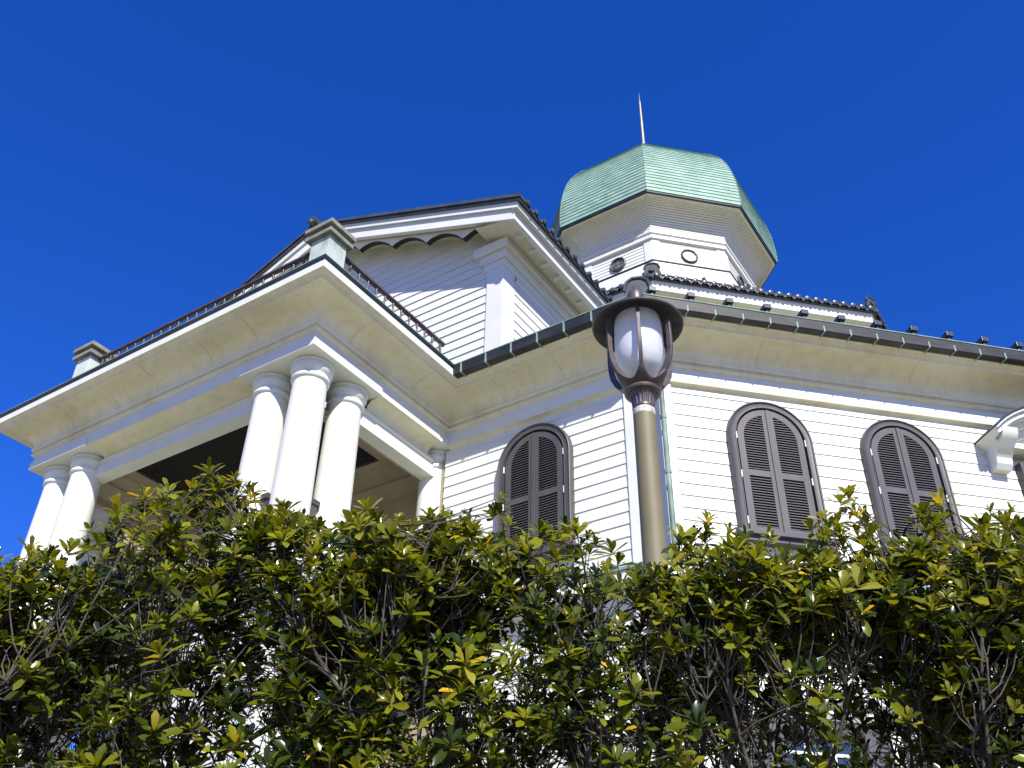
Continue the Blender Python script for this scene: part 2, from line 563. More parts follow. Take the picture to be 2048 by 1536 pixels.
# inner cornice round the ceiling, ceiling, walls of the porch
ic = MB()
ringp = [(-9.6, 8.6), (-9.6, 12.1), (-15.35, 12.1), (-15.35, 8.6)]
ipr = [(0.0, 8.66), (-.10, 8.66), (-.10, 8.80), (-.16, 8.82), (-.34, 8.9), (-.40, 8.95), (-.40, 9.0), (-.62, 9.08), (-.66, 9.14), (-.82, 9.16), (-.86, 9.2)]
ic.sweep(ipr, ringp)
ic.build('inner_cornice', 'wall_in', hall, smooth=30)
ce = MB()
ce.box(-14.55, -10.3, 8.76, 11.35, 9.195, 9.26)
for k in range(42):
    y = 8.79 + k * .06
    ce.box(-14.53, -10.32, y, y + .035, 9.175, 9.196)
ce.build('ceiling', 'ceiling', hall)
pw = MB()
pw.box(-16.5, -9.2, 11.6, 11.7, ZG, 5.6)
pw.box(-16.2, -9.2, 12.1, 12.2, 5.9, 9.5)
pw.box(-15.95, -15.8, 9.6, 12.1, 5.9, 9.3)
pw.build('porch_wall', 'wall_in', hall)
# porch floor slab with copper edge, lower piers
fl = MB()
fl.sweep([(.0, 5.35), (.12, 5.40), (.25, 5.44), (.25, 5.52), (.0, 5.56), (-2, 5.98), (-2, 5.35)], [(XL, 12), (XL, YF), (XR, YF), (XR, YW)], cprof=True)
fl.box(XL + .1, XR - .1, YF + .1, 12, 5.40, 5.99)
fl.build('porch_floor', 'white', hall)
fe = MB()
fe.sweep([(.24, 5.522), (.30, 5.522), (.30, 5.57), (.0, 5.62)], [(XL, 12), (XL, YF), (XR, YF), (XR, YW)])
fe.build('floor_edge', 'patina', hall)
for (x0, x1, y0, y1) in ((-10.5, -8.95, 8.0, 9.6), (-16.3, -14.9, 8.0, 9.6)):
    pz = MB()
    pz.box(x0, x1, y0, y1, ZG, 5.0)
    pz.box(x0 - .08, x1 + .08, y0 - .08, y1 + .08, 5.0, 5.36)
    pz.build('pier', 'white', hall, bevel=0.01)

# railings
balp = [(.028, 0), (.028, .05), (.014, .08), (.022, .22), (.026, .34), (.02, .5), (.012, .66), (.02, .70), (.02, .78)]
def railing(segs, z0, z1, step, mat_='rail', prof=balp, thick=.05):
    r = MB()
    for (a, b) in segs:
        d = Vector((b[0] - a[0], b[1] - a[1], 0))
        L = d.length
        d /= L
        n = (d.y, -d.x)
        r.obox(a, (d.x, d.y), n, 0, L, -thick * .8, thick * .8, z1 - .045, z1)
        r.obox(a, (d.x, d.y), n, 0, L, -thick * .4, thick * .4, z1 - .075, z1 - .045)
        r.obox(a, (d.x, d.y), n, 0, L, -thick * .7, thick * .7, z0, z0 + .04)
    ro = r.build('railing', mat_, hall, bevel=0.004)
    bm_ = MB()
    h = (z1 - .07) - (z0 + .04)
    bm_.lathe([(q[0], q[1] / .78 * h) for q in prof], n=8)
    first = None
    for (a, b) in segs:
        d = Vector((b[0] - a[0], b[1] - a[1], 0))
        n = max(1, round(d.length / step))
        for k in range(n):
            p = (a[0] + d.x * (k + .5) / n, a[1] + d.y * (k + .5) / n)
            if first is None:
                first = bm_.build('baluster', mat_, ro, 'l', smooth=60)
                o = first
            else:
                o = copy_child(first, ro)
            o.location = bloc(p[0], p[1], z0 + .04)
    return ro
railing([((-14.78, 8.0), (-9.21, 8.0)), ((-9.02, 8.2), (-9.02, 11.1))], 10.26, 11.13, .2285)
railing([((-14.7, 8.62), (-10.6, 8.62)), ((-9.6, 9.6), (-9.6, 11.5))], 6.0, 6.88, .2285)
br = MB()
br.tube([(-9.02, 10.98, 11.06), (-8.98, 11.0, 10.75), (-8.86, 10.75, 10.3)], .018, 6)
br.build('rail_brace', 'rail', hall)

# stone posts at the roof corners
for x0 in (-9.22, -15.17):
    sp = MB()
    sp.box(x0, x0 + .40, 7.80, 8.20, 10.2, 11.09)
    spo = sp.build('stone_post', 'stone', hall, bevel=0.006)
    scp = MB()
    scp.box(x0 - .075, x0 + .475, 7.725, 8.275, 11.091, 11.17)
    scp.box(x0 + .0, x0 + .40, 7.80, 8.20, 11.17, 11.25)
    scp.box(x0 - .095, x0 + .495, 7.705, 8.295, 11.25, 11.335)
    scp.build('cap', 'stonecap', spo, bevel=0.006)
hb = MB()                                       # handrail blocks between the columns
hb.box(-10.05, -9.9, 8.42, 8.58, 6.92, 7.0)
hb.box(-9.62, -9.46, 8.85, 9.05, 6.92, 7.0)
hb.box(-10.03, -9.92, 8.45, 8.56, 6.0, 6.92)
hb.box(-9.60, -9.48, 8.88, 9.02, 6.0, 6.92)
hb.build('handrail_block', 'rail', hall)
dp = MB()
dp.tube([(-9.42, 11.75, 8.7), (-9.42, 11.75, 6.0)], .05, 10)
dp.build('downpipe', 'patina', hall, smooth=40)

# ------------------------------------------------------------------ gutter and main roof
GUT = [(XR + .636, YW), (XC, YW), EC]
gu = MB()
gu.sweep([(.635, 10.19), (.635, 10.012), (.65, 10.0), (.76, 10.0), (.775, 10.015), (.79, 10.19), (.775, 10.19), (.765, 10.02), (.65, 10.02), (.65, 10.19)], GUT, cprof=True)
gut = gu.build('gutter', 'gutter', hall)
gl = MB()
gl.sweep([(.775, 10.188), (.799, 10.188), (.803, 10.198), (.799, 10.208), (.775, 10.208)], GUT, cprof=True)
gl.build('gutter_lip', 'patina', gut)
bk = MB()
bk.box(-.012, .012, -.170, .0, -.010, .0)
bk.box(-.012, .012, -.186, -.166, -.010, .2)
bk0 = bk.build('bracket', 'patina', gut, 'l')
first = True
for k in range(7):
    x = -8.31 + .512 * k
    o = bk0 if first else copy_child(bk0, gut)
    first = False
    o.location = bloc(x, YW - .615, 10.0)
for k in range(24):
    x = -4.68 + .326 * k
    o = copy_child(bk0, gut)
    o.location = bloc(x + CN[0] * 0, x + 15.69, 10.0) if False else bloc(x - .178 * D2, (x + 15.69) + .178 * D2, 10.0)
    o.rotation_euler = (0, 0, math.radians(45))

rf = MB()
rf.sweep([(.62, 10.13), (.62, 10.19), (-9.6, 13.4)], MAIN)
rf.build('roof', 'tile', hall)

def tile_eave(mb, a, b, z, slope, spacing, length, r=.075, inward=None, trim=True, thick=.05):
    d = Vector((b[0] - a[0], b[1] - a[1]))
    L = d.length
    d /= L
    n = Vector((-d.y, d.x)) if inward is None else Vector(inward)   # inward
    k = int(L / spacing)
    off = (L - k * spacing) / 2
    for i in range(k):
        t = off + (i + .5) * spacing
        ln = min(length, 2.3 * max(min(t, L - t) - spacing * .4, .02)) if trim else length
        cr = []
        for q in range(7):
            an = math.pi * q / 6
            cr.append((t - r * math.cos(an), r * math.sin(an) * .9 + .03))
        nx = []
        for q in range(1, 6):
            s_ = q / 6
            nx.append((t + r + (spacing - 2 * r) * s_, .03 - .07 * math.sin(math.pi * s_)))
        cr += nx + [(t + spacing - r, .03)]
        m = len(cr)
        vs = []
        for (dep, dz) in ((0, -thick), (0, 0), (ln, 0)):
            for (s_, h) in cr:
                vs.append((a[0] + d.x * s_ + n.x * dep, a[1] + d.y * s_ + n.y * dep, z + h + dz + slope * dep))
        fs = [(j * m + q, j * m + q + 1, (j + 1) * m + q + 1, (j + 1) * m + q) for j in range(2) for q in range(m - 1)]
        mb.add(vs, fs)
        # round end cap
        c = (a[0] + d.x * t - n.x * .02, a[1] + d.y * t - n.y * .02, z + .035)
        ring = []
        for j, (rr, o_) in enumerate(((r * 1.05, 0.05), (r * 1.05, 0.0), (r * .75, -.012))):
            for q in range(10):
                an = 2 * math.pi * q / 10
                ring.append((c[0] + d.x * rr * math.cos(an) + n.x * o_, c[1] + d.y * rr * math.cos(an) + n.y * o_, c[2] + rr * math.sin(an) * 1.0))
        fs = [(j * 10 + q, j * 10 + (q + 1) % 10, (j + 1) * 10 + (q + 1) % 10, (j + 1) * 10 + q) for j in range(2) for q in range(10)]
        fs.append(tuple(20 + q for q in range(10)))
        mb.add(ring, fs)
te = MB()
tile_eave(te, (-8.45, YW - .62), (XC + .25, YW - .62), 10.205, .3, .31, 1.5, r=.06)
cx0 = (XC + .62 * D2 + .05, YW - .62 * D2 + .05)
tile_eave(te, (XC + .26 + .3, YW - .62 + .3), (EC[0] + .44 - 1, EC[1] - .44 - 1), 10.205, .3, .31, 1.5, r=.06)
te.build('roof_tiles', 'tile', hall, smooth=50)

# snow guards standing on the roof edge
sg = MB()
sg.box(-.062, .062, -.09, .09, .16, .25)
sg.box(-.025, .025, -.05, .09, -.05, .16)
sg.box(-.062, .062, .05, .10, .06, .16)
sg0 = sg.build('snow_guard', 'tile', hall, 'l', bevel=0.004)
for k in range(16):
    x = -4.86 + .4615 * k
    o = sg0 if k == 0 else copy_child(sg0, hall)
    o.location = bloc(x, x + 16.0, 10.28)
    o.rotation_euler = (0, 0, math.radians(45))

def ridge_end(name, x, y, z, w_, h, yaw):
    m = MB()
    t, n = (math.cos(yaw), math.sin(yaw)), (math.sin(yaw), -math.cos(yaw))
    out = [(-w_ * .5, -.1), (-w_ * .52, h * .55), (-w_ * .40, h * .88), (-w_ * .18, h), (w_ * .18, h), (w_ * .40, h * .88), (w_ * .52, h * .55), (w_ * .5, -.1)]
    inn = [(w_ * .2, -.1), (w_ * .24, h * .3), (w_ * .17, h * .5), (0, h * .58), (-w_ * .17, h * .5), (-w_ * .24, h * .3), (-w_ * .2, -.1)]
    # arch plate as quads between outline and recess
    m.extrude(out, (x, y), t, n, 0, .07)
    m.v = [(a, b, c + z) for a, b, c in m.v]
    m2 = MB()
    pts = [(x + t[0] * a + n[0] * .075, y + t[1] * a + n[1] * .075, z + b) for a, b in out[1:7]]
    m.tube(pts, w_ * .07, 8)
    # round boss and cover tile of the hip running back
    m.tube([(x + n[0] * .14, y + n[1] * .14, z + h * .42), (x - n[0] * .1, y - n[1] * .1, z + h * .45), (x - n[0] * 1.6, y - n[1] * 1.6, z + h * .45 + .55)], w_ * .19, 14)
    return m.build(name, 'tile', hall, smooth=45)
ridge_end('ridge_end_tile', -5.12, 11.2, 10.3, .42, .58, math.radians(22.5))

# ------------------------------------------------------------------ gable block
YG, XG, XM = 11.5, -8.0, -12.68
EX, EZ, RS = -7.17, 13.56, .40                 # eave edge x, underside z of the tiles, slope
def rz(x):                                     # underside of the tiles
    return EZ + RS * (abs(EX - XM) - abs(x - XM))
gw = MB()
zk = 12.527
k = -12
while True:
    a, b = zk + k * .2065, zk + (k + 1) * .2065
    k += 1
    if a < 10.1:
        continue
    hw = 4.68 - .35
    lim = lambda z_: min(hw, max(0, (rz(XM) - .05 - z_) / RS))
    if lim(b) <= 0.05:
        break
    for zz in (0,):
        vs = [(XM - lim(a), YG, a), (XM + lim(a), YG, a), (XM - lim(a), YG - .024, a), (XM + lim(a), YG - .024, a),
              (XM - lim(b), YG - .004, b), (XM + lim(b), YG - .004, b)]
        gw.add(vs, [(0, 1, 3, 2), (2, 3, 5, 4)])
gw.sweep(lap(12.63, .2155, 10.2, 13.35), [(XG - .0, YG + .3), (XG - .0, 21.5)])
gw.build('gable_wall', 'clad', hall)
gb = MB()
gb.extrude([(XM - 4.66, 10.0), (XM + 4.66, 10.0), (XM + 4.66, 13.2), (XM, 15.0), (XM - 4.66, 13.2)], (0, 0), (1, 0), (0, -1), -21, -(YG + .04))
gb.build('gable_core', 'wall_in', hall)
for x0 in (XG - .36, 2 * XM - XG - .02):
    pl = MB()
    pl.box(x0, x0 + .38, YG - .045, YG + .36, 10.1, 12.85)
    pl.build('pilaster', 'white', hall, bevel=0.004)
# stepped capital of the pilaster running back as the side entablature
en = MB()
for (p_, z0, z1) in ((.05, 12.84, 13.02), (.11, 13.02, 13.20), (.20, 13.20, 13.40)):
    pth = [(XG - .40, YG + .1), (XG - .40, YG), (XG, YG), (XG, 21)]
    en.sweep([(-.1, z0), (p_ - .03, z0), (p_, z0 + .025), (p_, z1 - .02), (p_, z1), (-.1, z1)], pth)
en.sweep([(.0, 12.70), (.035, 12.71), (.055, 12.75), (.05, 12.80), (.03, 12.84)], [(XG, YG + .36), (XG, 21)])
en.build('pilaster_capital', 'white', hall, smooth=25)
so = MB()                                       # soffits under the eave and the rake
so.add([(XG - .3, 10.9, 13.41 + .12), (-7.40, 10.9, 13.30), (-7.40, 21, 13.30), (XG - .3, 21, 13.53)], [(0, 1, 2, 3)])
for s in (1, -1):
    xa = XM + s * (XM + 7.42) * -1
    so.add([(XM + s * 5.27, 10.87, rz(-7.41) - .21), (XM, 10.87, rz(XM) - .21), (XM, YG + .05, rz(XM) - .21), (XM + s * 5.27, YG + .05, rz(-7.41) - .21)], [(0, 1, 2, 3)])
so.build('soffit', 'cornice', hall)
ra0 = MB()
ra0.box(-.02, .20, -.04, .04, -.065, .03)
rafter = ra0.build('rafter', 'white', hall, 'l')
for k in range(20):
    o = rafter if k == 0 else copy_child(rafter, hall)
    o.location = bloc(-7.62, 11.38 + .456 * k, 13.34)
# boards of rake and eave
rk = MB()
for s in (1, -1):
    def P(x, y, z): return (XM + s * (x - XM), y, z)
    xe1, xe2 = -7.245, -7.345
    for (xe, yy, dt, db) in ((xe1, 10.80, .0, .145), (xe2, 10.85, .145, .395)):
        vs = [P(xe, yy, rz(xe) - dt), P(XM, yy, rz(XM) - dt), P(XM, yy, rz(XM) - db), P(xe, yy, rz(xe) - db),
              P(xe, yy + .10, rz(xe) - dt), P(XM, yy + .10, rz(XM) - dt), P(XM, yy + .10, rz(XM) - db), P(xe, yy + .10, rz(xe) - db)]
        rk.add(vs, [(0, 1, 2, 3), (3, 2, 6, 7), (0, 1, 5, 4), (4, 5, 6, 7)])
        zt, zb = rz(xe) - dt, rz(xe) - db
        vs = [P(xe, yy, zt), P(xe, 21, zt), P(xe, 21, zb), P(xe, yy, zb), P(xe - .1, yy, zt), P(xe - .1, 21, zt), P(xe - .1, 21, zb), P(xe - .1, yy, zb)]
        rk.add(vs, [(0, 1, 2, 3), (3, 2, 6, 7), (0, 1, 5, 4), (4, 5, 6, 7)])
rk.build('verge_board', 'white', hall)
# scalloped board hung under the rake
for s in (1, -1):
    sb = MB()
    low = [(-7.93, rz(-7.93) - .235)]
    for q in range(1, 9):
        u = q / 8
        xx = -7.93 + (-8.655 + 7.93) * u
        low.append((xx, rz(xx) - .235 - .40 * u + .06 * math.sin(math.pi * u)))
    prev = -8.655
    for cxp in (-9.575, -10.50, -11.45, -12.3):
        for q in range(1, 11):
            u = q / 10
            xx = prev + (cxp - prev) * u
            low.append((xx, rz(xx) - .635 + .20 * math.sin(math.pi * u) ** .75))
        prev = cxp
    q = lambda xx: XM + s * (xx - XM)
    for (xa, za), (xb2, zb) in zip(low, low[1:]):
        ta, tb = rz(xa) - .2, rz(xb2) - .2
        vs = [(q(xa), 11.0, za), (q(xb2), 11.0, zb), (q(xb2), 11.0, tb), (q(xa), 11.0, ta), (q(xa), 11.12, za), (q(xb2), 11.12, zb), (q(xb2), 11.12, tb), (q(xa), 11.12, ta)]
        sb.add(vs, [(0, 1, 2, 3), (4, 5, 6, 7)], 0)
        sb.add(vs, [(0, 1, 5, 4)], 1)
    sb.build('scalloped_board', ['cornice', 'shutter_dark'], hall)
# gable roof
gr = MB()
for s in (1, -1):
    def P(x, y, z): return (XM + s * (x - XM), y, z)
    vs = [P(EX, 10.75, EZ), P(XM, 10.75, rz(XM)), P(XM, 22, rz(XM)), P(EX, 22, EZ), P(EX, 10.75, EZ + .1), P(XM, 10.75, rz(XM) + .1), P(XM, 22, rz(XM) + .1), P(EX, 22, EZ + .1)]
    gr.add(vs, [(0, 1, 2, 3), (4, 5, 6, 7), (0, 1, 5, 4), (0, 3, 7, 4)])
    for k in range(18):                         # verge tiles, slightly stepped
        xa = EX + .02 - k * .306
        xb2 = xa - .30
        za, zb = rz(xa) + .1, rz(xb2) + .1
        vs = [P(xa, 10.72, za - .04), P(xb2, 10.72, zb - .04), P(xb2, 10.72, zb + .028), P(xa, 10.72, za + .05),
              P(xa, 11.1, za - .04), P(xb2, 11.1, zb - .04), P(xb2, 11.1, zb + .028), P(xa, 11.1, za + .05)]
        gr.add(vs, [(0, 1, 2, 3), (3, 2, 6, 7), (0, 3, 7, 4), (1, 2, 6, 5)])
gr.tube([(XM, 10.6, rz(XM) + .13), (XM, 22, rz(XM) + .13)], .10, 10)
gr.build('gable_roof', 'tile', hall)
gt = MB()
tile_eave(gt, (EX + .02, 10.85), (EX + .02, 21.5), EZ + .085, .4, .295, 1.0, r=.055, trim=False, inward=(-1, 0))
gt.build('gable_eave_tiles', 'tile', hall, smooth=50)
gd = MB()
gd.lathe([(.02, -.02), (.07, .0), (.10, .06), (.085, .12), (.03, .15)], XM - .05, 10.66, 12)
gd.v = [(a, b, c + rz(XM) + .02) for a, b, c in gd.v]
gd.build('ridge_knob', 'tile', hall, smooth=60)

# ------------------------------------------------------------------ octagonal tier and tower
AX, AY = -12.05, 28.24
A8 = math.radians(22.5)
def octa(prof, name, m_, smooth=None, parent=None, uv=False):
    q = MB()
    q.lathe(prof, AX, AY, 8, A8, 0, uv)
    return q.build(name, m_, parent or hall, smooth=smooth)
octa([(8.25, 10.5), (8.25, 18.86)], 'tier_wall', 'clad')
octa([(8.2, 18.85), (8.94, 18.85)], 'tier_soffit', 'cornice')
octa([(8.94, 18.845), (8.955, 18.85), (8.955, 19.06), (8.97, 19.075), (8.985, 19.085), (8.985, 19.19), (8.7, 19.2)], 'tier_fascia', 'white')
octa([(8.9, 19.17), (9.04, 19.17), (9.06, 19.21), (3.6, 22.9)], 'tier_roof', 'tile')
tt = MB()
vtx = [(AX + 9.15 * math.cos(A8 + math.radians(45) * k), AY + 9.15 * math.sin(A8 + math.radians(45) * k)) for k in range(8)]
for k in (4, 5, 6, 7):                          # faces seen from the path: order anticlockwise
    tile_eave(tt, vtx[k], vtx[(k + 1) % 8], 19.235, .62, .2915, 2.2)
ttr = tt.build('tier_roof_tiles', 'tile', hall, smooth=50)
for k, yw in ((5, -22.5), (6, 22.5), (7, 67.5)):
    pass
for k in (5, 6, 7):
    az = math.atan2(vtx[k][1] - AY, vtx[k][0] - AX)
    ridge_end('ridge_end_tile', AX + 8.98 * math.cos(az), AY + 8.98 * math.sin(az), 19.32, .44, .44, az + math.pi / 2)
# pipe snow rail on the tier roof
sr = MB()
def tier_pt(k, t, inset):
    a, b = Vector(vtx[k]), Vector(vtx[k + 1])
    d = (b - a).normalized()
    n = Vector((-d.y, d.x))
    p = a + d * t + n * inset
    return (p.x, p.y)
for (k, t0, t1) in ((6, .35, 3.15), (5, 3.9, 6.6)):
    a, b = tier_pt(k, t0, .35), tier_pt(k, t1, .35)
    sr.tube([(*a, 19.62), (*b, 19.62)], .03, 8)
    sr.tube([(*a, 19.54), (*b, 19.54)], .018, 6)
    n = 2 if k == 6 else 2
    for q in range(n + 1):
        f_ = q / n if k == 6 else q / n
        px, py = a[0] + (b[0] - a[0]) * f_, a[1] + (b[1] - a[1]) * f_
        sr.box(px - .05, px + .05, py - .05, py + .05, 19.40, 19.74)
sr.build('snow_rail', 'rail', hall)

# tower body
octa([(3.95, 22.0), (3.92, 24.26), (3.86, 24.30), (3.85, 24.62), (3.80, 24.66)], 'tower_base', 'white')
octa([(3.80, 24.655), (3.875, 24.66), (3.88, 24.70), (3.74, 24.73)], 'base_flashing', 'edge')
tb = MB()
ap_ = 3.72 * math.cos(A8)
tv = [(AX + 3.70 * math.cos(A8 + math.radians(45) * k), AY + 3.70 * math.sin(A8 + math.radians(45) * k)) for k in range(8)]
tb.sweep(lap(24.83, .152, 24.7, 25.80, .022), tv, closed=True)
tb.build('tower_wall', 'clad', hall)
for k in range(8):
    a, b, c = Vector(tv[k - 1]), Vector(tv[k]), Vector(tv[(k + 1) % 8])
    p0 = b + (a - b).normalized() * .30
    p1 = b + (c - b).normalized() * .30
    tp = MB()
    tp.sweep([(.0, 24.7), (.045, 24.7), (.045, 25.84), (.0, 25.84)], [tuple(p0), tuple(b), tuple(p1)], cprof=True)
    tp.build('tower_corner_board', 'white', hall)
octa([(3.70, 25.80), (3.78, 25.81), (3.83, 25.84), (3.83, 25.99), (3.80, 26.0), (3.80, 26.05), (3.87, 26.07), (3.88, 26.14), (3.80, 26.16), (3.80, 26.16)], 'tower_moulding', 'white')
cvp = []
N = 15
for k in range(N):
    def cpt(u):
        an = u * math.pi / 2
        return (3.80 + .90 * (1 - math.cos(an)) ** .95, 26.16 + 1.02 * math.sin(an))
    a, b = cpt(k / N), cpt((k + 1) / N)
    dx_, dz_ = b[0] - a[0], b[1] - a[1]
    L_ = math.hypot(dx_, dz_)
    nx_, nz_ = dz_ / L_, -dx_ / L_
    gq = .24
    cvp += [(a[0] - nx_ * .035, a[1] - nz_ * .035), (a[0] + dx_ * gq - nx_ * .035, a[1] + dz_ * gq - nz_ * .035), (a[0] + dx_ * gq + nx_ * .012, a[1] + dz_ * gq + nz_ * .012), (b[0] + nx_ * .012, b[1] + nz_ * .012)]
cvp += [(4.70, 27.17), (4.76, 27.19)]
octa(cvp, 'tower_cove', 'cream')
octa([(4.70, 27.19), (4.80, 27.2), (4.83, 27.22), (4.845, 27.30), (4.7, 27.33)], 'dome_rim', 'edge')
# dome
tab = [(1.0, 27.3), (1.004, 27.65), (1.002, 28.0), (.989, 28.69), (.958, 29.41), (.92, 29.97), (.878, 30.41), (.83, 30.77), (.772, 31.14), (.70, 31.52), (.6, 31.95), (.5, 32.27), (.35, 32.68), (.2, 32.95), (.04, 33.15)]
pts = [(a * 4.84, z) for a, z in tab]
cum = [0]
for a, b in zip(pts, pts[1:]):
    cum.append(cum[-1] + math.hypot(b[0] - a[0], b[1] - a[1]))
def dpt(s_):
    for i in range(len(pts) - 1):
        if s_ <= cum[i + 1] or i == len(pts) - 2:
            u = (s_ - cum[i]) / (cum[i + 1] - cum[i])
            return (pts[i][0] + (pts[i + 1][0] - pts[i][0]) * u, pts[i][1] + (pts[i + 1][1] - pts[i][1]) * u)
rows = int(cum[-1] / .172)
dpf = []
for i in range(rows):
    a, b = dpt(cum[-1] * i / rows), dpt(cum[-1] * (i + 1) / rows)
    dpf += [(a[0] + .024, a[1]), (b[0], b[1])]
dome = octa(dpf, 'dome', 'dome', uv=True)
dh = MB()                                        # hip seams
for k in range(8):
    an = A8 + math.radians(45) * k
    dh.tube([(AX + (dpt(cum[-1] * i / 30)[0] + .02) * math.cos(an), AY + (dpt(cum[-1] * i / 30)[0] + .02) * math.sin(an), dpt(cum[-1] * i / 30)[1] + .01) for i in range(30)], .012, 6)
dh.build('hip_seam', 'patina', dome, smooth=60)
spi = MB()
spi.lathe([(.12, 32.9), (.10, 33.15), (.085, 33.2), (.08, 34.5), (.06, 37.0), (.042, 38.4), (.015, 38.42), (.010, 38.8), (.003, 39.05)], AX, AY, 12)
spi.build('spire', 'spire', hall, smooth=50)

# round windows of the tower
def oculus(cx_, cy_, cz, yaw, pane):
    t = (math.cos(yaw), math.sin(yaw))
    n = (math.sin(yaw), -math.cos(yaw))
    m = MB()
    K = 28
    prof = [(.33, -.02), (.33, .07), (.30, .10), (.265, .085), (.25, .04), (.25, -.02)]
    vs, fs = [], []
    for q in range(K):
        an = 2 * math.pi * q / K
        for (r, o_) in prof:
            a = r * math.cos(an)
            vs.append((cx_ + t[0] * a + n[0] * o_, cy_ + t[1] * a + n[1] * o_, cz + r * math.sin(an)))
    L = len(prof)
    for q in range(K):
        q2 = (q + 1) % K
        for j in range(L - 1):
            fs.append((q * L + j, q2 * L + j, q2 * L + j + 1, q * L + j + 1))
    m.add(vs, fs)
    o = m.build('round_window', 'shutter', hall, smooth=40)
    pm = MB()
    vs = [(cx_ + t[0] * .255 * math.cos(2 * math.pi * q / K) + n[0] * .034, cy_ + t[1] * .255 * math.cos(2 * math.pi * q / K) + n[1] * .034, cz + .255 * math.sin(2 * math.pi * q / K)) for q in range(K)]
    pm.add(vs, [tuple(range(K))])
    if pane == 'pane':
        ring = [(cx_ + t[0] * .19 * math.cos(2 * math.pi * q / K) + n[0] * .045, cy_ + t[1] * .19 * math.cos(2 * math.pi * q / K) + n[1] * .045, cz + .19 * math.sin(2 * math.pi * q / K)) for q in range(K + 1)]
        pm.tube(ring, .014, 6, 1)
        pm.tube([(cx_ - t[0] * .2 + n[0] * .04, cy_ - t[1] * .2 + n[1] * .04, cz), (cx_ + t[0] * .2 + n[0] * .04, cy_ + t[1] * .2 + n[1] * .04, cz)], .012, 6, 1)
        pm.tube([(cx_ + n[0] * .04, cy_ + n[1] * .04, cz - .2), (cx_ + n[0] * .04, cy_ + n[1] * .04, cz + .2)], .012, 6, 1)
    pm.build('pane', [pane, 'shutter'], o)
apt = 3.70 * math.cos(A8)
for k, pn in ((0, 'pane'), (1, 'white_pane'), (2, 'pane')):
    yaw = math.radians(45) * k
    n = (math.sin(yaw), -math.cos(yaw))
    oculus(AX + n[0] * apt, AY + n[1] * apt, 25.24, yaw, pn)

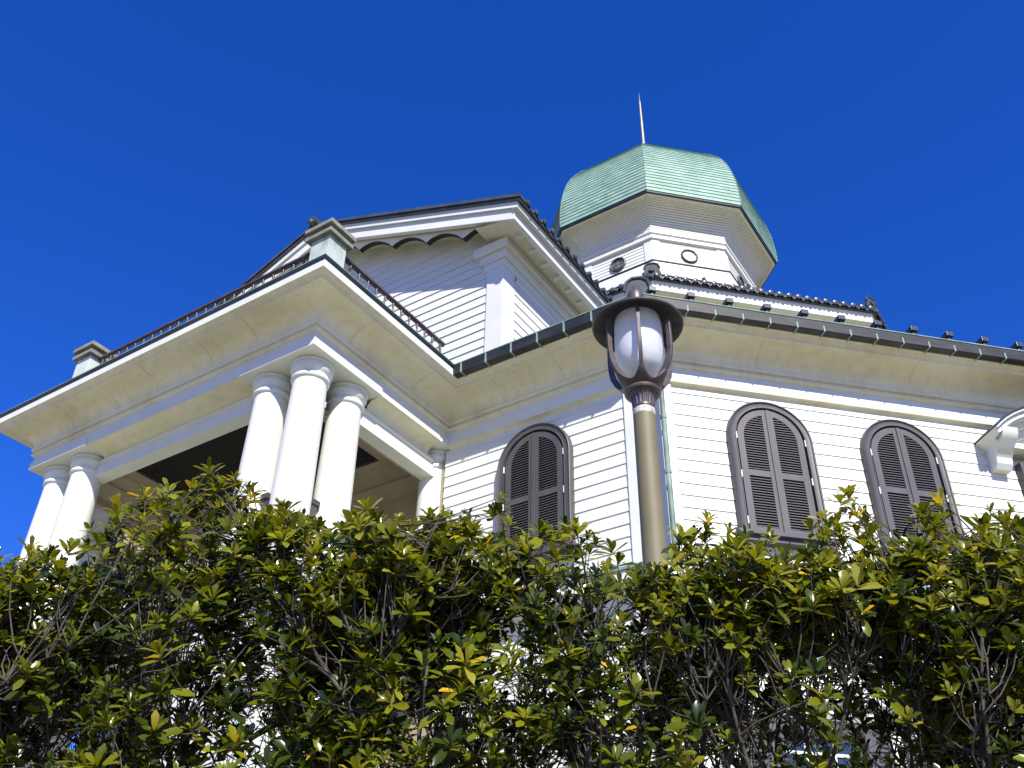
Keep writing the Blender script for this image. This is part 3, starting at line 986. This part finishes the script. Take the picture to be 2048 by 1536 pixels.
# ------------------------------------------------------------------ shuttered windows
def arch_path(hw, z0, zs, n=20):
    p = [(-hw, z0)]
    for k in range(n + 1):
        a = math.pi - math.pi * k / n
        p.append((hw * math.cos(a), zs + hw * math.sin(a)))
    p.append((hw, z0))
    return p
def arch_band(m, prof, z0, zs, mi=0):
    # prof: (half width, outward) list, swept round the arch
    n = 24
    vs, fs = [], []
    L = len(prof)
    for i in range(n + 3):
        for (hw, o) in prof:
            if i == 0:
                a, z = -hw, z0
            elif i == n + 2:
                a, z = hw, z0
            else:
                an = math.pi - math.pi * (i - 1) / n
                a, z = hw * math.cos(an), zs + hw * math.sin(an)
            vs.append((a, -o, z))
    for i in range(n + 2):
        for j in range(L - 1):
            fs.append((i * L + j, (i + 1) * L + j, (i + 1) * L + j + 1, i * L + j + 1))
    m.add(vs, fs, mi)
def make_window(lower=False):
    zs = 1.69
    f = MB()
    arch_band(f, [(.70, -.02), (.70, .10), (.694, .122), (.682, .132), (.668, .126), (.66, .11), (.656, .108), (.592, .108), (.588, .118), (.576, .118), (.572, .04), (.572, -.01)], 0, zs)
    root = f.build('shuttered_window', 'shutter', hall, 'l', smooth=35)
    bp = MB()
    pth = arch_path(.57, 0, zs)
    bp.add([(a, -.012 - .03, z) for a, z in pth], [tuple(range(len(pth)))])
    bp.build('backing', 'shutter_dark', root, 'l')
    for s in (-1, 1):
        m = MB()
        HO, HI = .545, .44                       # outer edge and inner edge of the stile
        # curved stile and top: band between HO and HI, half arch
        n = 14
        outer = [(HO, 0.04)] + [(HO * math.sin(math.pi / 2 - math.pi / 2 * k / n), zs + HO * math.cos(math.pi / 2 - math.pi / 2 * k / n)) for k in range(n + 1)]
        inner = [(HI, 0.04)] + [(HI * math.sin(math.pi / 2 - math.pi / 2 * k / n), zs + HI * math.cos(math.pi / 2 - math.pi / 2 * k / n)) for k in range(n + 1)]
        for (o0, o1) in ((.045, .095),):
            vs, fs = [], []
            for (oa, oz), (ia, iz) in zip(outer, inner):
                vs += [(s * oa, -o0, oz), (s * oa, -o1, oz), (s * ia, -o1, iz), (s * ia, -o0, iz)]
            for i in range(len(outer) - 1):
                for j in range(4):
                    j2 = (j + 1) % 4
                    fs.append((i * 4 + j, (i + 1) * 4 + j, (i + 1) * 4 + j2, i * 4 + j2))
            m.add(vs, fs)
        x0, x1 = (.006, .092)
        m.box(min(s * x0, s * x1), max(s * x0, s * x1), -.098, -.045, .04, zs + .53)   # meeting stile
        if s == 1:
            m.box(-.028, .028, -.118, -.098, .04, zs + .535)
        for (za, zb) in ((.04, .14), (1.0, 1.105)):
            m.box(min(s * .092, s * HI), max(s * .092, s * HI), -.094, -.045, za, zb)
        z = .155
        while z < zs + .43:
            if not (.97 < z < 1.115):
                xm = HI + .01 if z < zs else math.sqrt(max((HI + .01) ** 2 - (z - zs) ** 2, 0))
                if xm > .12:
                    a, b = (s * .09, s * xm)
                    vs = [(x, y, zz) for x in (a, b) for (y, zz) in ((-.088, z - .004), (-.088, z + .008), (-.05, z + .038), (-.05, z + .026))]
                    m.add(vs, [(0, 1, 2, 3), (4, 5, 6, 7), (0, 1, 5, 4), (1, 2, 6, 5), (2, 3, 7, 6), (3, 0, 4, 7)])
            z += .0445
        sh = m.build('shutter', 'shutter', root, 'l')
        h0 = None
        for zh in (.22, 1.0, 1.69):
            h = MB()
            h.box(-.012, .012, -.022, .0, -.06, .06)
            if h0 is None:
                h0 = h.build('hinge', 'hinge', root, 'l')
                o = h0
            else:
                o = copy_child(h0, root)
            o.location = (s * .572 * S, -.095 * S, zh * S)
    si = MB()
    si.box(-.80, .80, -.24, .02, -.06, .005)
    si.box(-.76, .76, -.18, .02, -.14, -.06)
    si.build('sill', 'shutter', root, 'l', bevel=0.004)
    return root
win = make_window()
win.location = bloc(-7.33, yb, 6.61)
for (x, cw) in ((-3.925, 1), (-2.335, 1), (.845, 1), (2.435, 1)):
    o = copy_child(win, hall)
    o.location = bloc(x, x - cb, 6.61)
    o.rotation_euler = (0, 0, math.radians(45))

# centre window of the oblique wall with its segmental hood
def hood(xc_, z0, hw, rise, dpth, name):
    p = (xc_, xc_ - cb)
    m = MB()
    R_ = (hw * hw + rise * rise) / (2 * rise)
    zc = z0 + rise - R_
    a0 = math.asin(hw / R_)
    def arc(dr, n=18):
        return [((R_ + dr) * math.sin(-a0 + 2 * a0 * k / n), zc + (R_ + dr) * math.cos(-a0 + 2 * a0 * k / n)) for k in range(n + 1)]
    steps = [(-.34, .12), (-.30, .20), (-.22, .22), (-.20, .34), (-.13, .38), (-.11, .48), (-.03, .54), (.0, .60)]
    for (d0, o0), (d1, o1) in zip(steps, steps[1:]):
        a, b = arc(d0), arc(d1)
        vs, fs = [], []
        for (u0, w0), (u1, w1) in zip(a, b):
            vs += [(p[0] + CT[0] * u0 + CN[0] * 0, p[1] + CT[1] * u0, w0), (p[0] + CT[0] * u0 + CN[0] * o1 * dpth, p[1] + CT[1] * u0 + CN[1] * o1 * dpth, w0),
                   (p[0] + CT[0] * u1 + CN[0] * o1 * dpth, p[1] + CT[1] * u1 + CN[1] * o1 * dpth, w1), (p[0] + CT[0] * u1, p[1] + CT[1] * u1, w1)]
        L = len(a)
        for i in range(L - 1):
            for j in range(4):
                j2 = (j + 1) % 4
                fs.append((i * 4 + j, (i + 1) * 4 + j, (i + 1) * 4 + j2, i * 4 + j2))
        fs.append((0, 1, 2, 3))
        fs.append(((L - 1) * 4, (L - 1) * 4 + 1, (L - 1) * 4 + 2, (L - 1) * 4 + 3))
        m.add(vs, fs)
    tym = [(-hw * .93, z0 - .10)] + [(u * .93, w_) for u, w_ in arc(-.30)] + [(hw * .93, z0 - .10)]
    m.extrude(tym, p, CT, CN, 0, .10)
    for s in (-1, 1):                            # consoles
        cp = [(0, z0 - .52), (.16, z0 - .52), (.22, z0 - .44), (.24, z0 - .34), (.34, z0 - .22), (.48, z0 - .12), (.54, z0 - .04), (.56, z0 + .05), (0, z0 + .05)]
        cw0, cw1 = (hw - .42, hw - .14) if s == 1 else (-hw + .14, -hw + .42)
        m.extrude([(b * dpth, z_) for b, z_ in cp], p, CN, CT, cw0, cw1)
    m.obox(p, CT, CN, -hw + .24, hw - .24, 0, .30, z0 - .16, z0 - .06)
    o = m.build(name, 'white', hall, smooth=25)
    tpm = MB()
    a, b = arc(.002), arc(.03)
    vs, fs = [], []
    for (u0, w0), (u1, w1) in zip(a, b):
        vs += [(p[0] + CT[0] * u0, p[1] + CT[1] * u0, w0), (p[0] + CT[0] * u0 + CN[0] * .62 * dpth, p[1] + CT[1] * u0 + CN[1] * .62 * dpth, w0),
               (p[0] + CT[0] * u1 + CN[0] * .62 * dpth, p[1] + CT[1] * u1 + CN[1] * .62 * dpth, w1), (p[0] + CT[0] * u1, p[1] + CT[1] * u1, w1)]
    for i in range(len(a) - 1):
        for j in range(4):
            j2 = (j + 1) % 4
            fs.append((i * 4 + j, (i + 1) * 4 + j, (i + 1) * 4 + j2, i * 4 + j2))
    fs += [(0, 1, 2, 3)]
    tpm.add(vs, fs)
    tpm.build('hood_flashing', 'edge', o)
    return o
XH = -.32
hood(XH, 8.78, 1.41, .60, 1.0, 'window_hood')
def framed(xc_, z0, z1, hw, name):
    p = (xc_, xc_ - cb)
    m = MB()
    for s in (-1, 1):
        m.obox(p, CT, CN, min(s * hw, s * (hw - .14)), max(s * hw, s * (hw - .14)), -.02, .16, z0, z1)
        m.obox(p, CT, CN, min(s * (hw - .17), s * (hw - .22)), max(s * (hw - .17), s * (hw - .22)), -.02, .12, z0, z1 - .14)
    m.obox(p, CT, CN, -hw + .14, hw - .14, -.02, .155, z1 - .14, z1)
    o = m.build(name, 'shutter', hall)
    gm = MB()
    gm.obox(p, CT, CN, -hw + .14, hw - .14, .02, .05, z0, z1 - .14)
    for k in range(1, 3):
        a = -hw + .14 + (2 * hw - .28) * k / 3
        gm.obox(p, CT, CN, a - .02, a + .02, .05, .075, z0, z1 - .14, 1)
    zz = z0 + .45
    while zz < z1 - .3:
        gm.obox(p, CT, CN, -hw + .14, hw - .14, .05, .07, zz, zz + .04, 1)
        zz += .5
    gm.build('pane', ['blueglass', 'white'], o)
    sm_ = MB()
    sm_.obox(p, CT, CN, -hw - .08, hw + .08, -.01, .22, z0 - .12, z0)
    sm_.build('sill', 'white', o)
    return o, p
framed(XH, 6.3, 8.45, .80, 'window')
# string course and lower windows with opened louvre shutters
stc = MB()
stc.sweep([(.0, 5.66), (.18, 5.69), (.28, 5.72), (.28, 5.92), (.0, 5.94)], [(xcb - 3.0, yb), (xcb, yb), (xcb + 9.2, yb + 9.2)])
stc.build('string_course', 'white', hall)
sce = MB()
sce.sweep([(.27, 5.922), (.31, 5.925), (.31, 5.965), (.0, 6.05)], [(xcb - 3.0, yb), (xcb, yb), (xcb + 9.2, yb + 9.2)])
sce.build('string_flashing', 'patina', hall)
for x in (-3.925, -2.335, -.74):
    o, p = framed(x, 1.6, 3.95, .72, 'lower_window')
    hm = MB()
    hm.sweep([(0, 4.0), (.10, 4.0), (.14, 4.06), (.14, 4.16), (.24, 4.2), (.26, 4.28), (.26, 4.34), (0, 4.38)],
             [(p[0] - CT[0] * .95 - CN[0] * .1, p[1] - CT[1] * .95 - CN[1] * .1), (p[0] - CT[0] * .95, p[1] - CT[1] * .95), (p[0] + CT[0] * .95, p[1] + CT[1] * .95), (p[0] + CT[0] * .95 - CN[0] * .1, p[1] + CT[1] * .95 - CN[1] * .1)])
    hm.build('hood', 'white', o)
    for s in (-1, 1):
        lm = MB()
        a0, a1 = s * .73, s * 1.02
        lm.obox(p, CT, CN, min(a0, a0 + s * .06), max(a0, a0 + s * .06), .03, .09, 1.6, 3.92)
        lm.obox(p, CT, CN, min(a1, a1 - s * .06), max(a1, a1 - s * .06), .03, .09, 1.6, 3.92)
        zz = 1.62
        while zz < 3.9:
            lm.obox(p, CT, CN, min(a0, a1), max(a0, a1), .04, .075, zz, zz + .03)
            zz += .06
        lm.build('shutter', 'shutter', o)

# downpipe beside the corner
dp2 = MB()
q0 = (-5.10 + .08, 11.6 - .04)
dp2.tube([(q0[0], q0[1], z) for z in (9.15, 8.4)], .042, 12)
dp2.tube([(q0[0], q0[1], z) for z in (8.4, 4.0, ZG)], .042, 12)
for z in (8.36, 7.4, 6.2):
    dp2.tube([(q0[0], q0[1], z - .03), (q0[0], q0[1], z + .03)], .05, 12)
dp2.build('downpipe', 'pipe', hall, smooth=40)
# lower balcony corner with copper cap left of the porch
bl = MB()
bl.box(-18.2, -16.6, 9.2, 12.0, 6.1, 6.6)
bl.box(-18.3, -16.6, 9.1, 12.0, 6.6, 6.72, 1)
bl.build('side_balcony', ['white', 'patina'], hall)

# ------------------------------------------------------------------ lamp post (metres)
LX, LY = -2.036, 4.413
lamp = thing('lamp_post', 'olive lamp post with round frosted lantern under a wide brown metal hat', 'street lamp', (LX, LY, -1.6))
Z0 = 1.6                                          # local z = eye height z + 1.6
def lz(p): return [(r, z + Z0) for r, z in p]
a = MB()
a.lathe(lz([(.13, -1.6), (.13, -1.45), (.085, -1.40), (.072, -1.2), (.066, 3.235)]), n=28)
a.build('pole', 'pole', lamp, 'm', smooth=40)
a = MB()
a.lathe(lz([(.0655, 3.235), (.0665, 3.237), (.0665, 3.278), (.062, 3.28)]), n=28)
a.build('pole_top_band', 'chip', lamp, 'm', smooth=40)
a = MB()
a.lathe(lz([(.062, 3.278), (.068, 3.285), (.068, 3.30)]), n=28)
a.lathe(lz([(.066, 3.30), (.070, 3.34), (.082, 3.375), (.094, 3.39)]), n=72, rmod=lambda k: 1 - (.07 if k % 4 in (1, 2) else 0))
a.lathe(lz([(.09, 3.385), (.106, 3.392), (.110, 3.402), (.107, 3.414), (.09, 3.43), (.06, 3.45), (.03, 3.46), (0.001, 3.462)]), n=40)
a.build('collar', 'bronze', lamp, 'm', smooth=35)
a = MB()
a.lathe(lz([(.10, 3.98), (.14, 3.96), (.148, 3.90), (.150, 3.80), (.150, 3.70), (.143, 3.64), (.125, 3.59), (.095, 3.555), (.05, 3.537), (.001, 3.533)]), n=48)
a.build('glass_globe', 'glass', lamp, 'm', smooth=60)
a = MB()
hat = [(.278, 3.905), (.284, 3.908), (.286, 3.916), (.28, 3.924), (.24, 3.95), (.18, 3.995), (.12, 4.05), (.07, 4.09), (.055, 4.10), (.001, 4.105)]
hin = [(.278, 3.905), (.235, 3.935), (.175, 3.98), (.11, 4.03), (.001, 4.06)]
a.lathe(lz(hat), n=56)
ho = a.build('lamp_hat', 'bronze', lamp, 'm', smooth=40)
a = MB()
a.lathe(lz(hin), n=56)
a.build('hat_underside', 'hat_shade', ho, 'm', smooth=40)
a = MB()
a.lathe(lz([(.056, 4.095), (.056, 4.13), (.054, 4.165), (.046, 4.19), (.03, 4.203), (.022, 4.205)]), n=24)
a.lathe(lz([(.024, 4.2), (.024, 4.225), (.02, 4.23), (.016, 4.245), (.001, 4.247)]), n=6)
a.build('finial', 'bronze', ho, 'm', smooth=35)
an0 = math.atan2(-LY, -LX)
for k in range(6):
    an = an0 + math.radians(60) * k + math.radians(2)
    ca, sa = math.cos(an), math.sin(an)
    pth = [(.205, 3.93), (.208, 3.85), (.210, 3.72), (.207, 3.65), (.194, 3.585), (.168, 3.53), (.132, 3.485), (.098, 3.455), (.075, 3.432)]
    m = MB()
    vs, fs = [], []
    for i, (r, z) in enumerate(pth):
        (r0, z0_), (r1, z1_) = pth[max(i - 1, 0)], pth[min(i + 1, len(pth) - 1)]
        dx, dz = r1 - r0, z1_ - z0_
        L = math.hypot(dx, dz)
        nx, nz = -dz / L, dx / L
        hw, th = .0115, (.015 if i < 4 else .018)
        for (w_, t_) in ((-hw, -th), (hw, -th), (hw, th), (-hw, th)):
            rr, zz = r + nx * t_, z + nz * t_
            vs.append((rr * ca - w_ * sa, rr * sa + w_ * ca, zz + Z0))
    for i in range(len(pth) - 1):
        for j in range(4):
            j2 = (j + 1) % 4
            fs.append((i * 4 + j, (i + 1) * 4 + j, (i + 1) * 4 + j2, i * 4 + j2))
    fs += [(0, 1, 2, 3), tuple((len(pth) - 1) * 4 + j for j in range(4))]
    m.add(vs, fs)
    m.build('lantern_arm', 'bronze', lamp, 'm', smooth=30, bevel=0.002)

cup = MB()
K = 96
vs, fs = [], []
cprof = [(.072, 3.425), (.098, 3.445), (.126, 3.468), (.152, 3.498), (.172, 3.53)]
def cup_pt(f_):
    x = f_ * (len(cprof) - 1)
    i_ = min(int(x), len(cprof) - 2)
    u = x - i_
    return tuple(cprof[i_][q] * (1 - u) + cprof[i_ + 1][q] * u for q in (0, 1))
for q in range(K):
    an = an0 + math.radians(2) + 2 * math.pi * q / K
    ph_ = (q % 16) / 16.0
    hgt = .38 + .62 * abs(2 * ph_ - 1) ** 2.2
    for j in range(5):
        r, z = cup_pt(hgt * j / 4)
        vs.append((r * math.cos(an), r * math.sin(an), z + Z0))
for q in range(K):
    q2 = (q + 1) % K
    for j in range(4):
        fs.append((q * 5 + j, q2 * 5 + j, q2 * 5 + j + 1, q * 5 + j + 1))
cup.add(vs, fs)
cu = cup.build('lantern_cup', 'bronze', lamp, 'm', smooth=50)
sol = cu.modifiers.new('thick', 'SOLIDIFY')
sol.thickness = .012

# ------------------------------------------------------------------ hedge (metres)
rng = np.random.default_rng(11)
RV = np.array([math.cos(YAW), -math.sin(YAW), 0.0])
FV = np.array([math.sin(YAW), math.cos(YAW), 0.0])
HB = np.array([FV[0] * 3.1, FV[1] * 3.1, -1.6])
hedge = thing('hedge', 'dense dark green glossy-leaved hedge in front of the white hall', 'hedge', tuple(HB))
TL = np.array([-3.6, -2.15, -1.65, -1.51, -1.39, -1.01, -.80, -.54, -.29, -.03, .22, .44, .64, .81, 1.06, 1.32, 1.5, 1.67, 1.77, 2.4, 3.6])
TZ = .022 + np.array([1.40, 1.40, 1.335, 1.39, 1.53, 1.59, 1.55, 1.545, 1.555, 1.545, 1.54, 1.485, 1.495, 1.475, 1.485, 1.49, 1.535, 1.53, 1.62, 1.6, 1.55])
def top_at(l, d=3.0):
    return np.interp(l, TL, TZ) - .55 * max(0.0, 3.0 - d) + .022 * math.sin(9.3 * l + 1.1) + .018 * math.sin(21.7 * l + 2.0 * d) + .014 * math.sin(47 * l - 5 * d)
def world_pt(l, d, z):
    return RV * l + FV * d + np.array([0, 0, z])
ph = rng.uniform(0, 6.28, 12)
def clump(l, d, z):
    return (np.sin(3.1 * l + 1.7 * z + ph[0]) + np.sin(5.3 * l - 4.1 * z + ph[1]) + np.sin(2.3 * z * 3 + 4.7 * d + ph[2]) + np.sin(9.1 * l + 7.0 * z + ph[3]) + np.sin(13 * z - 6 * l + 5 * d + ph[4])) / 5
# main stems and their side branches
stems = []
def grow(p, v, r0, zmax, step, lmax, wander, up):
    pts_ = [p.copy()]
    while p[2] < zmax and len(pts_) < lmax:
        v = v / np.linalg.norm(v) + np.array([rng.normal(0, wander), rng.normal(0, wander * .8), rng.normal(0, wander * .4) + up])
        if p[1] < 2.72:
            v[1] += .25
        if p[1] > 3.62:
            v[1] -= .25
        p = p + v / np.linalg.norm(v) * step
        pts_.append(p.copy())
    n_ = len(pts_)
    rr = [r0 * (1 - .68 * k / max(n_ - 1, 1)) for k in range(n_)]
    stems.append((np.array(pts_), rr))
    return np.array(pts_), rr
for i in range(58):
    l0 = -3.65 + 7.3 * (i + rng.uniform(.1, .9)) / 58
    d0 = rng.uniform(3.0, 3.55)
    for b in range(rng.integers(1, 3)):
        P_, rr = grow(np.array([l0 + rng.uniform(-.04, .04), d0 + rng.uniform(-.04, .04), -1.6]), np.array([rng.normal(0, .2), rng.normal(0, .12), 1.0]),
                      rng.uniform(.010, .016), top_at(l0) - rng.uniform(.14, .5), .085, 60, .17, .10)
        for k in range(10, len(P_), 2):
            if rng.uniform() < .8:
                an = rng.uniform(0, 6.28)
                B_, br2 = grow(P_[k], np.array([math.cos(an), math.sin(an), rng.uniform(.2, .9)]), rr[k] * .55, top_at(P_[k][0]) - rng.uniform(.03, .2), .06, rng.integers(4, 9), .28, .12)
nodes = np.concatenate([s[0][2:] for s in stems])
nodes = nodes[nodes[:, 2] > -1.1]
# rosettes
ros = []
tries = 0
while len(ros) < 21600 and tries < 200000:
    tries += 1
    l = rng.uniform(-3.5, 3.5)
    d = 2.62 + 1.0 * rng.beta(1.15, 1.3)
    tz = top_at(l, d)
    z = tz - .02 - abs(rng.normal(0, .60)) + rng.normal(0, .025)
    if z < -1.2:
        continue
    c = clump(l, d, z)
    dens = .85 if z > tz - .2 else (.62 if z > tz - .5 else .46)
    if l > .2:
        dens *= .86 if z > tz - .22 else .62
    if l < -.3 and z < tz - .45:
        dens *= 1.15
    if rng.uniform() > dens + .75 * c:
        continue
    ros.append((l, d, z))
n_dense = len(ros)
# sprigs above the outline
for (l, z, d) in ((-1.22, 1.60, 2.9), (-1.12, 1.60, 2.9), (-1.05, 1.63, 2.92), (-.99, 1.665, 2.9), (-.95, 1.63, 2.95), (-.87, 1.63, 2.9), (-.93, 1.59, 2.85), (-1.0, 1.68, 2.88), (-.9, 1.66, 2.9), (1.13, 1.66, 2.9), (1.16, 1.60, 2.92), (1.09, 1.55, 2.9), (1.39, 1.635, 2.9), (1.36, 1.58, 2.88), (1.44, 1.6, 2.95),
                  (1.03, 1.56, 2.9), (1.0, 1.53, 2.88), (-1.53, 1.41, 2.9), (-1.56, 1.36, 2.88), (1.55, 1.57, 2.95), (1.6, 1.59, 2.9), (-.03, 1.57, 2.85), (1.72, 1.68, 3.0), (1.76, 1.6, 3.0), (1.74, 1.5, 3.0)):
    for q in range(4):
        ros.append((l + rng.normal(0, .022), d + rng.normal(0, .02), z - .028 * q + rng.normal(0, .008)))
for q in range(60):
    l = rng.uniform(-2.3, 2.3)
    h = rng.uniform(.0, .07)
    d = rng.uniform(2.85, 3.3)
    for q2 in range(3):
        ros.append((l + rng.normal(0, .012), d + rng.normal(0, .012), top_at(l, d) + h - .03 * q2))
ros = np.array(ros)

br_v, br_f = [], []
def add_tube(P_, R_, n=5):
    base_ = len(br_v)
    prev = None
    for i in range(len(P_)):
        d = P_[min(i + 1, len(P_) - 1)] - P_[max(i - 1, 0)]
        d = d / (np.linalg.norm(d) + 1e-9)
        if prev is None:
            ref = np.array([1.0, 0, 0]) if abs(d[0]) < .9 else np.array([0, 1.0, 0])
            a = np.cross(d, ref)
        else:
            a = prev - d * prev.dot(d)
        a /= np.linalg.norm(a) + 1e-9
        prev = a
        b = np.cross(d, a)
        for k in range(n):
            t = 2 * math.pi * k / n
            br_v.append(tuple(P_[i] + R_[i] * (math.cos(t) * a + math.sin(t) * b)))
    for i in range(len(P_) - 1):
        for k in range(n):
            k2 = (k + 1) % n
            br_f.append((base_ + i * n + k, base_ + i * n + k2, base_ + (i + 1) * n + k2, base_ + (i + 1) * n + k))
def to_local(q):                                   # (l, d, z) -> local metres
    q = np.asarray(q)
    w_ = q[..., 0:1] * RV + q[..., 1:2] * FV
    w_ = w_ + np.stack([np.zeros(q.shape[:-1]), np.zeros(q.shape[:-1]), q[..., 2]], -1)
    return w_ - HB
for P_, rr in stems:
    add_tube(to_local(P_), rr, 6)
axes = np.zeros((len(ros), 3))
far = []
load = np.zeros(len(nodes))
for i, r in enumerate(ros):
    dlt = nodes - r
    dist = np.sqrt(dlt[:, 0] ** 2 + dlt[:, 1] ** 2 + (dlt[:, 2] + .10) ** 2) + np.where(dlt[:, 2] > 0, 1.0, 0) + .018 * load
    near = np.argpartition(dist, 5)[:5]
    if dist.min() > (.2 if i < n_dense else .55):
        far.append(i)
        axes[i] = (0, 0, 1)
        continue
    pick = near[rng.integers(5)]
    load[pick] += 1
    q = nodes[pick]
    side = rng.normal(0, .035, 3)
    mid = q * .5 + r * .5 + side + np.array([0, 0, -.02])
    T = np.linspace(0, 1, 4)[:, None]
    curve = q * (1 - T) ** 2 + 2 * mid * T * (1 - T) + r * T ** 2
    L = np.linalg.norm(r - q)
    r0 = .0018 + .006 * min(L, .3)
    add_tube(to_local(curve), list(np.linspace(r0, .0013, 4)), 4)
    tan = r - mid
    axis = tan / (np.linalg.norm(tan) + 1e-6) * .55 + np.array([rng.normal(0, .22), -.25 - .35 * (r[1] < 2.95), .75])
    axes[i] = axis / np.linalg.norm(axis)
# bare crooked twigs
for i in range(150):
    q = nodes[rng.integers(len(nodes))].copy()
    if q[2] < -.2:
        continue
    v = np.array([rng.normal(0, .7), -abs(rng.normal(.25, .3)), rng.normal(.45, .4)])
    P_ = [q]
    for k in range(rng.integers(4, 8)):
        v = v / np.linalg.norm(v) + rng.normal(0, .22, 3)
        P_.append(P_[-1] + v / np.linalg.norm(v) * rng.uniform(.035, .07))
    P_ = np.array(P_)
    if P_[:, 2].max() > top_at(q[0]) - .03 or P_[:, 1].min() < 2.5:
        continue
    add_tube(to_local(P_), list(np.linspace(rng.uniform(.003, .006), .0018, len(P_))), 5)
me = bpy.data.meshes.new('branches')
me.from_pydata(br_v, [], br_f)
me.materials.append(M['bark'])
me.polygons.foreach_set('use_smooth', [True] * len(me.polygons))
o = bpy.data.objects.new('branches', me)
COL.objects.link(o)
o.parent = hedge

keep = np.ones(len(ros), bool)
keep[far] = False
ros, axes = ros[keep], axes[keep]
# leaves
ax_w = axes[:, 0:1] * RV + axes[:, 1:2] * FV + np.stack([np.zeros(len(ros)), np.zeros(len(ros)), axes[:, 2]], -1)
tips = to_local(ros)
LV, LT = [], []
trow = np.array([0, .42, .80, 1.0])
wrow = np.array([.12, .78, .98, .22])
yellow_spots = 0
P0, DIR, NRM, LEN, WID, TIN, BEND = [], [], [], [], [], [], []
for i in range(len(ros)):
    a = ax_w[i]
    ref = np.array([1.0, 0, 0]) if abs(a[0]) < .8 else np.array([0, 1.0, 0])
    e1 = np.cross(a, ref)
    e1 /= np.linalg.norm(e1)
    e2 = np.cross(a, e1)
    n = rng.integers(7, 13)
    sz = rng.uniform(.66, 1.32)
    tone = np.clip(rng.normal(.40, .17) + .16 * max(0, 1 - (top_at(ros[i][0], ros[i][1]) - ros[i][2]) / .25), .02, .8)  # paler young growth near the top, with top light put into the tint
    az = rng.uniform(0, 6.28)
    for k in range(n):
        az += 2.3999 + rng.normal(0, .15)
        f = k / n
        pol = math.radians(18 + 70 * f + rng.normal(0, 9))
        rad = math.cos(az) * e1 + math.sin(az) * e2
        d = a * math.cos(pol) + rad * math.sin(pol)
        nn = a * math.sin(pol) - rad * math.cos(pol)
        P0.append(tips[i] - a * (.022 * f))
        DIR.append(d)
        NRM.append(nn + rng.normal(0, .12, 3))
        LEN.append(sz * rng.uniform(.045, .067) * (.62 + .5 * f))
        WID.append(rng.uniform(.36, .46))
        BEND.append(rng.uniform(-.08, .48))
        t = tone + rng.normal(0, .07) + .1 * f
        if rng.uniform() < .011:
            t = rng.uniform(.93, 1.0)
        elif rng.uniform() < .035:
            t = rng.uniform(.8, .92)
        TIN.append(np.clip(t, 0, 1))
P0, DIR, NRM = map(np.array, (P0, DIR, NRM))
LEN, WID, TIN, BEND = map(np.array, (LEN, WID, TIN, BEND))
SD = np.cross(DIR, NRM)
SD /= np.linalg.norm(SD, axis=1, keepdims=True)
NRM = np.cross(SD, DIR)
nl, nr_ = len(P0), len(trow)
V = np.zeros((nl, nr_, 3, 3))
for j in range(nr_):
    t = trow[j]
    c = P0 + DIR * (LEN * t)[:, None] - NRM * (LEN * BEND * t * t)[:, None]
    hw = (LEN * WID * wrow[j] * .5)[:, None]
    V[:, j, 1] = c
    V[:, j, 0] = c - SD * hw + NRM * hw * .28
    V[:, j, 2] = c + SD * hw + NRM * hw * .28
V = V.reshape(-1, 3)
F1 = []
for j in range(nr_ - 1):
    for k in range(2):
        F1.append([j * 3 + k, j * 3 + k + 1, (j + 1) * 3 + k + 1, (j + 1) * 3 + k])
F1 = np.array(F1)
F = (np.arange(nl)[:, None, None] * (nr_ * 3) + F1[None]).reshape(-1, 4)
me = bpy.data.meshes.new('leaves')
me.vertices.add(len(V))
me.vertices.foreach_set('co', V.astype(np.float32).ravel())
me.loops.add(F.size)
me.loops.foreach_set('vertex_index', F.astype(np.int32).ravel())
me.polygons.add(len(F))
me.polygons.foreach_set('loop_start', np.arange(0, F.size, 4, dtype=np.int32))
me.polygons.foreach_set('use_smooth', np.ones(len(F), dtype=bool))
me.update(calc_edges=True)
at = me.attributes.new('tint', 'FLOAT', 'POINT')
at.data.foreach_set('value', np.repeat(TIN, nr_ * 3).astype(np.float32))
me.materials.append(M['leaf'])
o = bpy.data.objects.new('leaves', me)
COL.objects.link(o)
o.parent = hedge
o['kind'] = 'stuff'
print('leaves', nl, 'rosettes', len(ros), 'tries', tries)
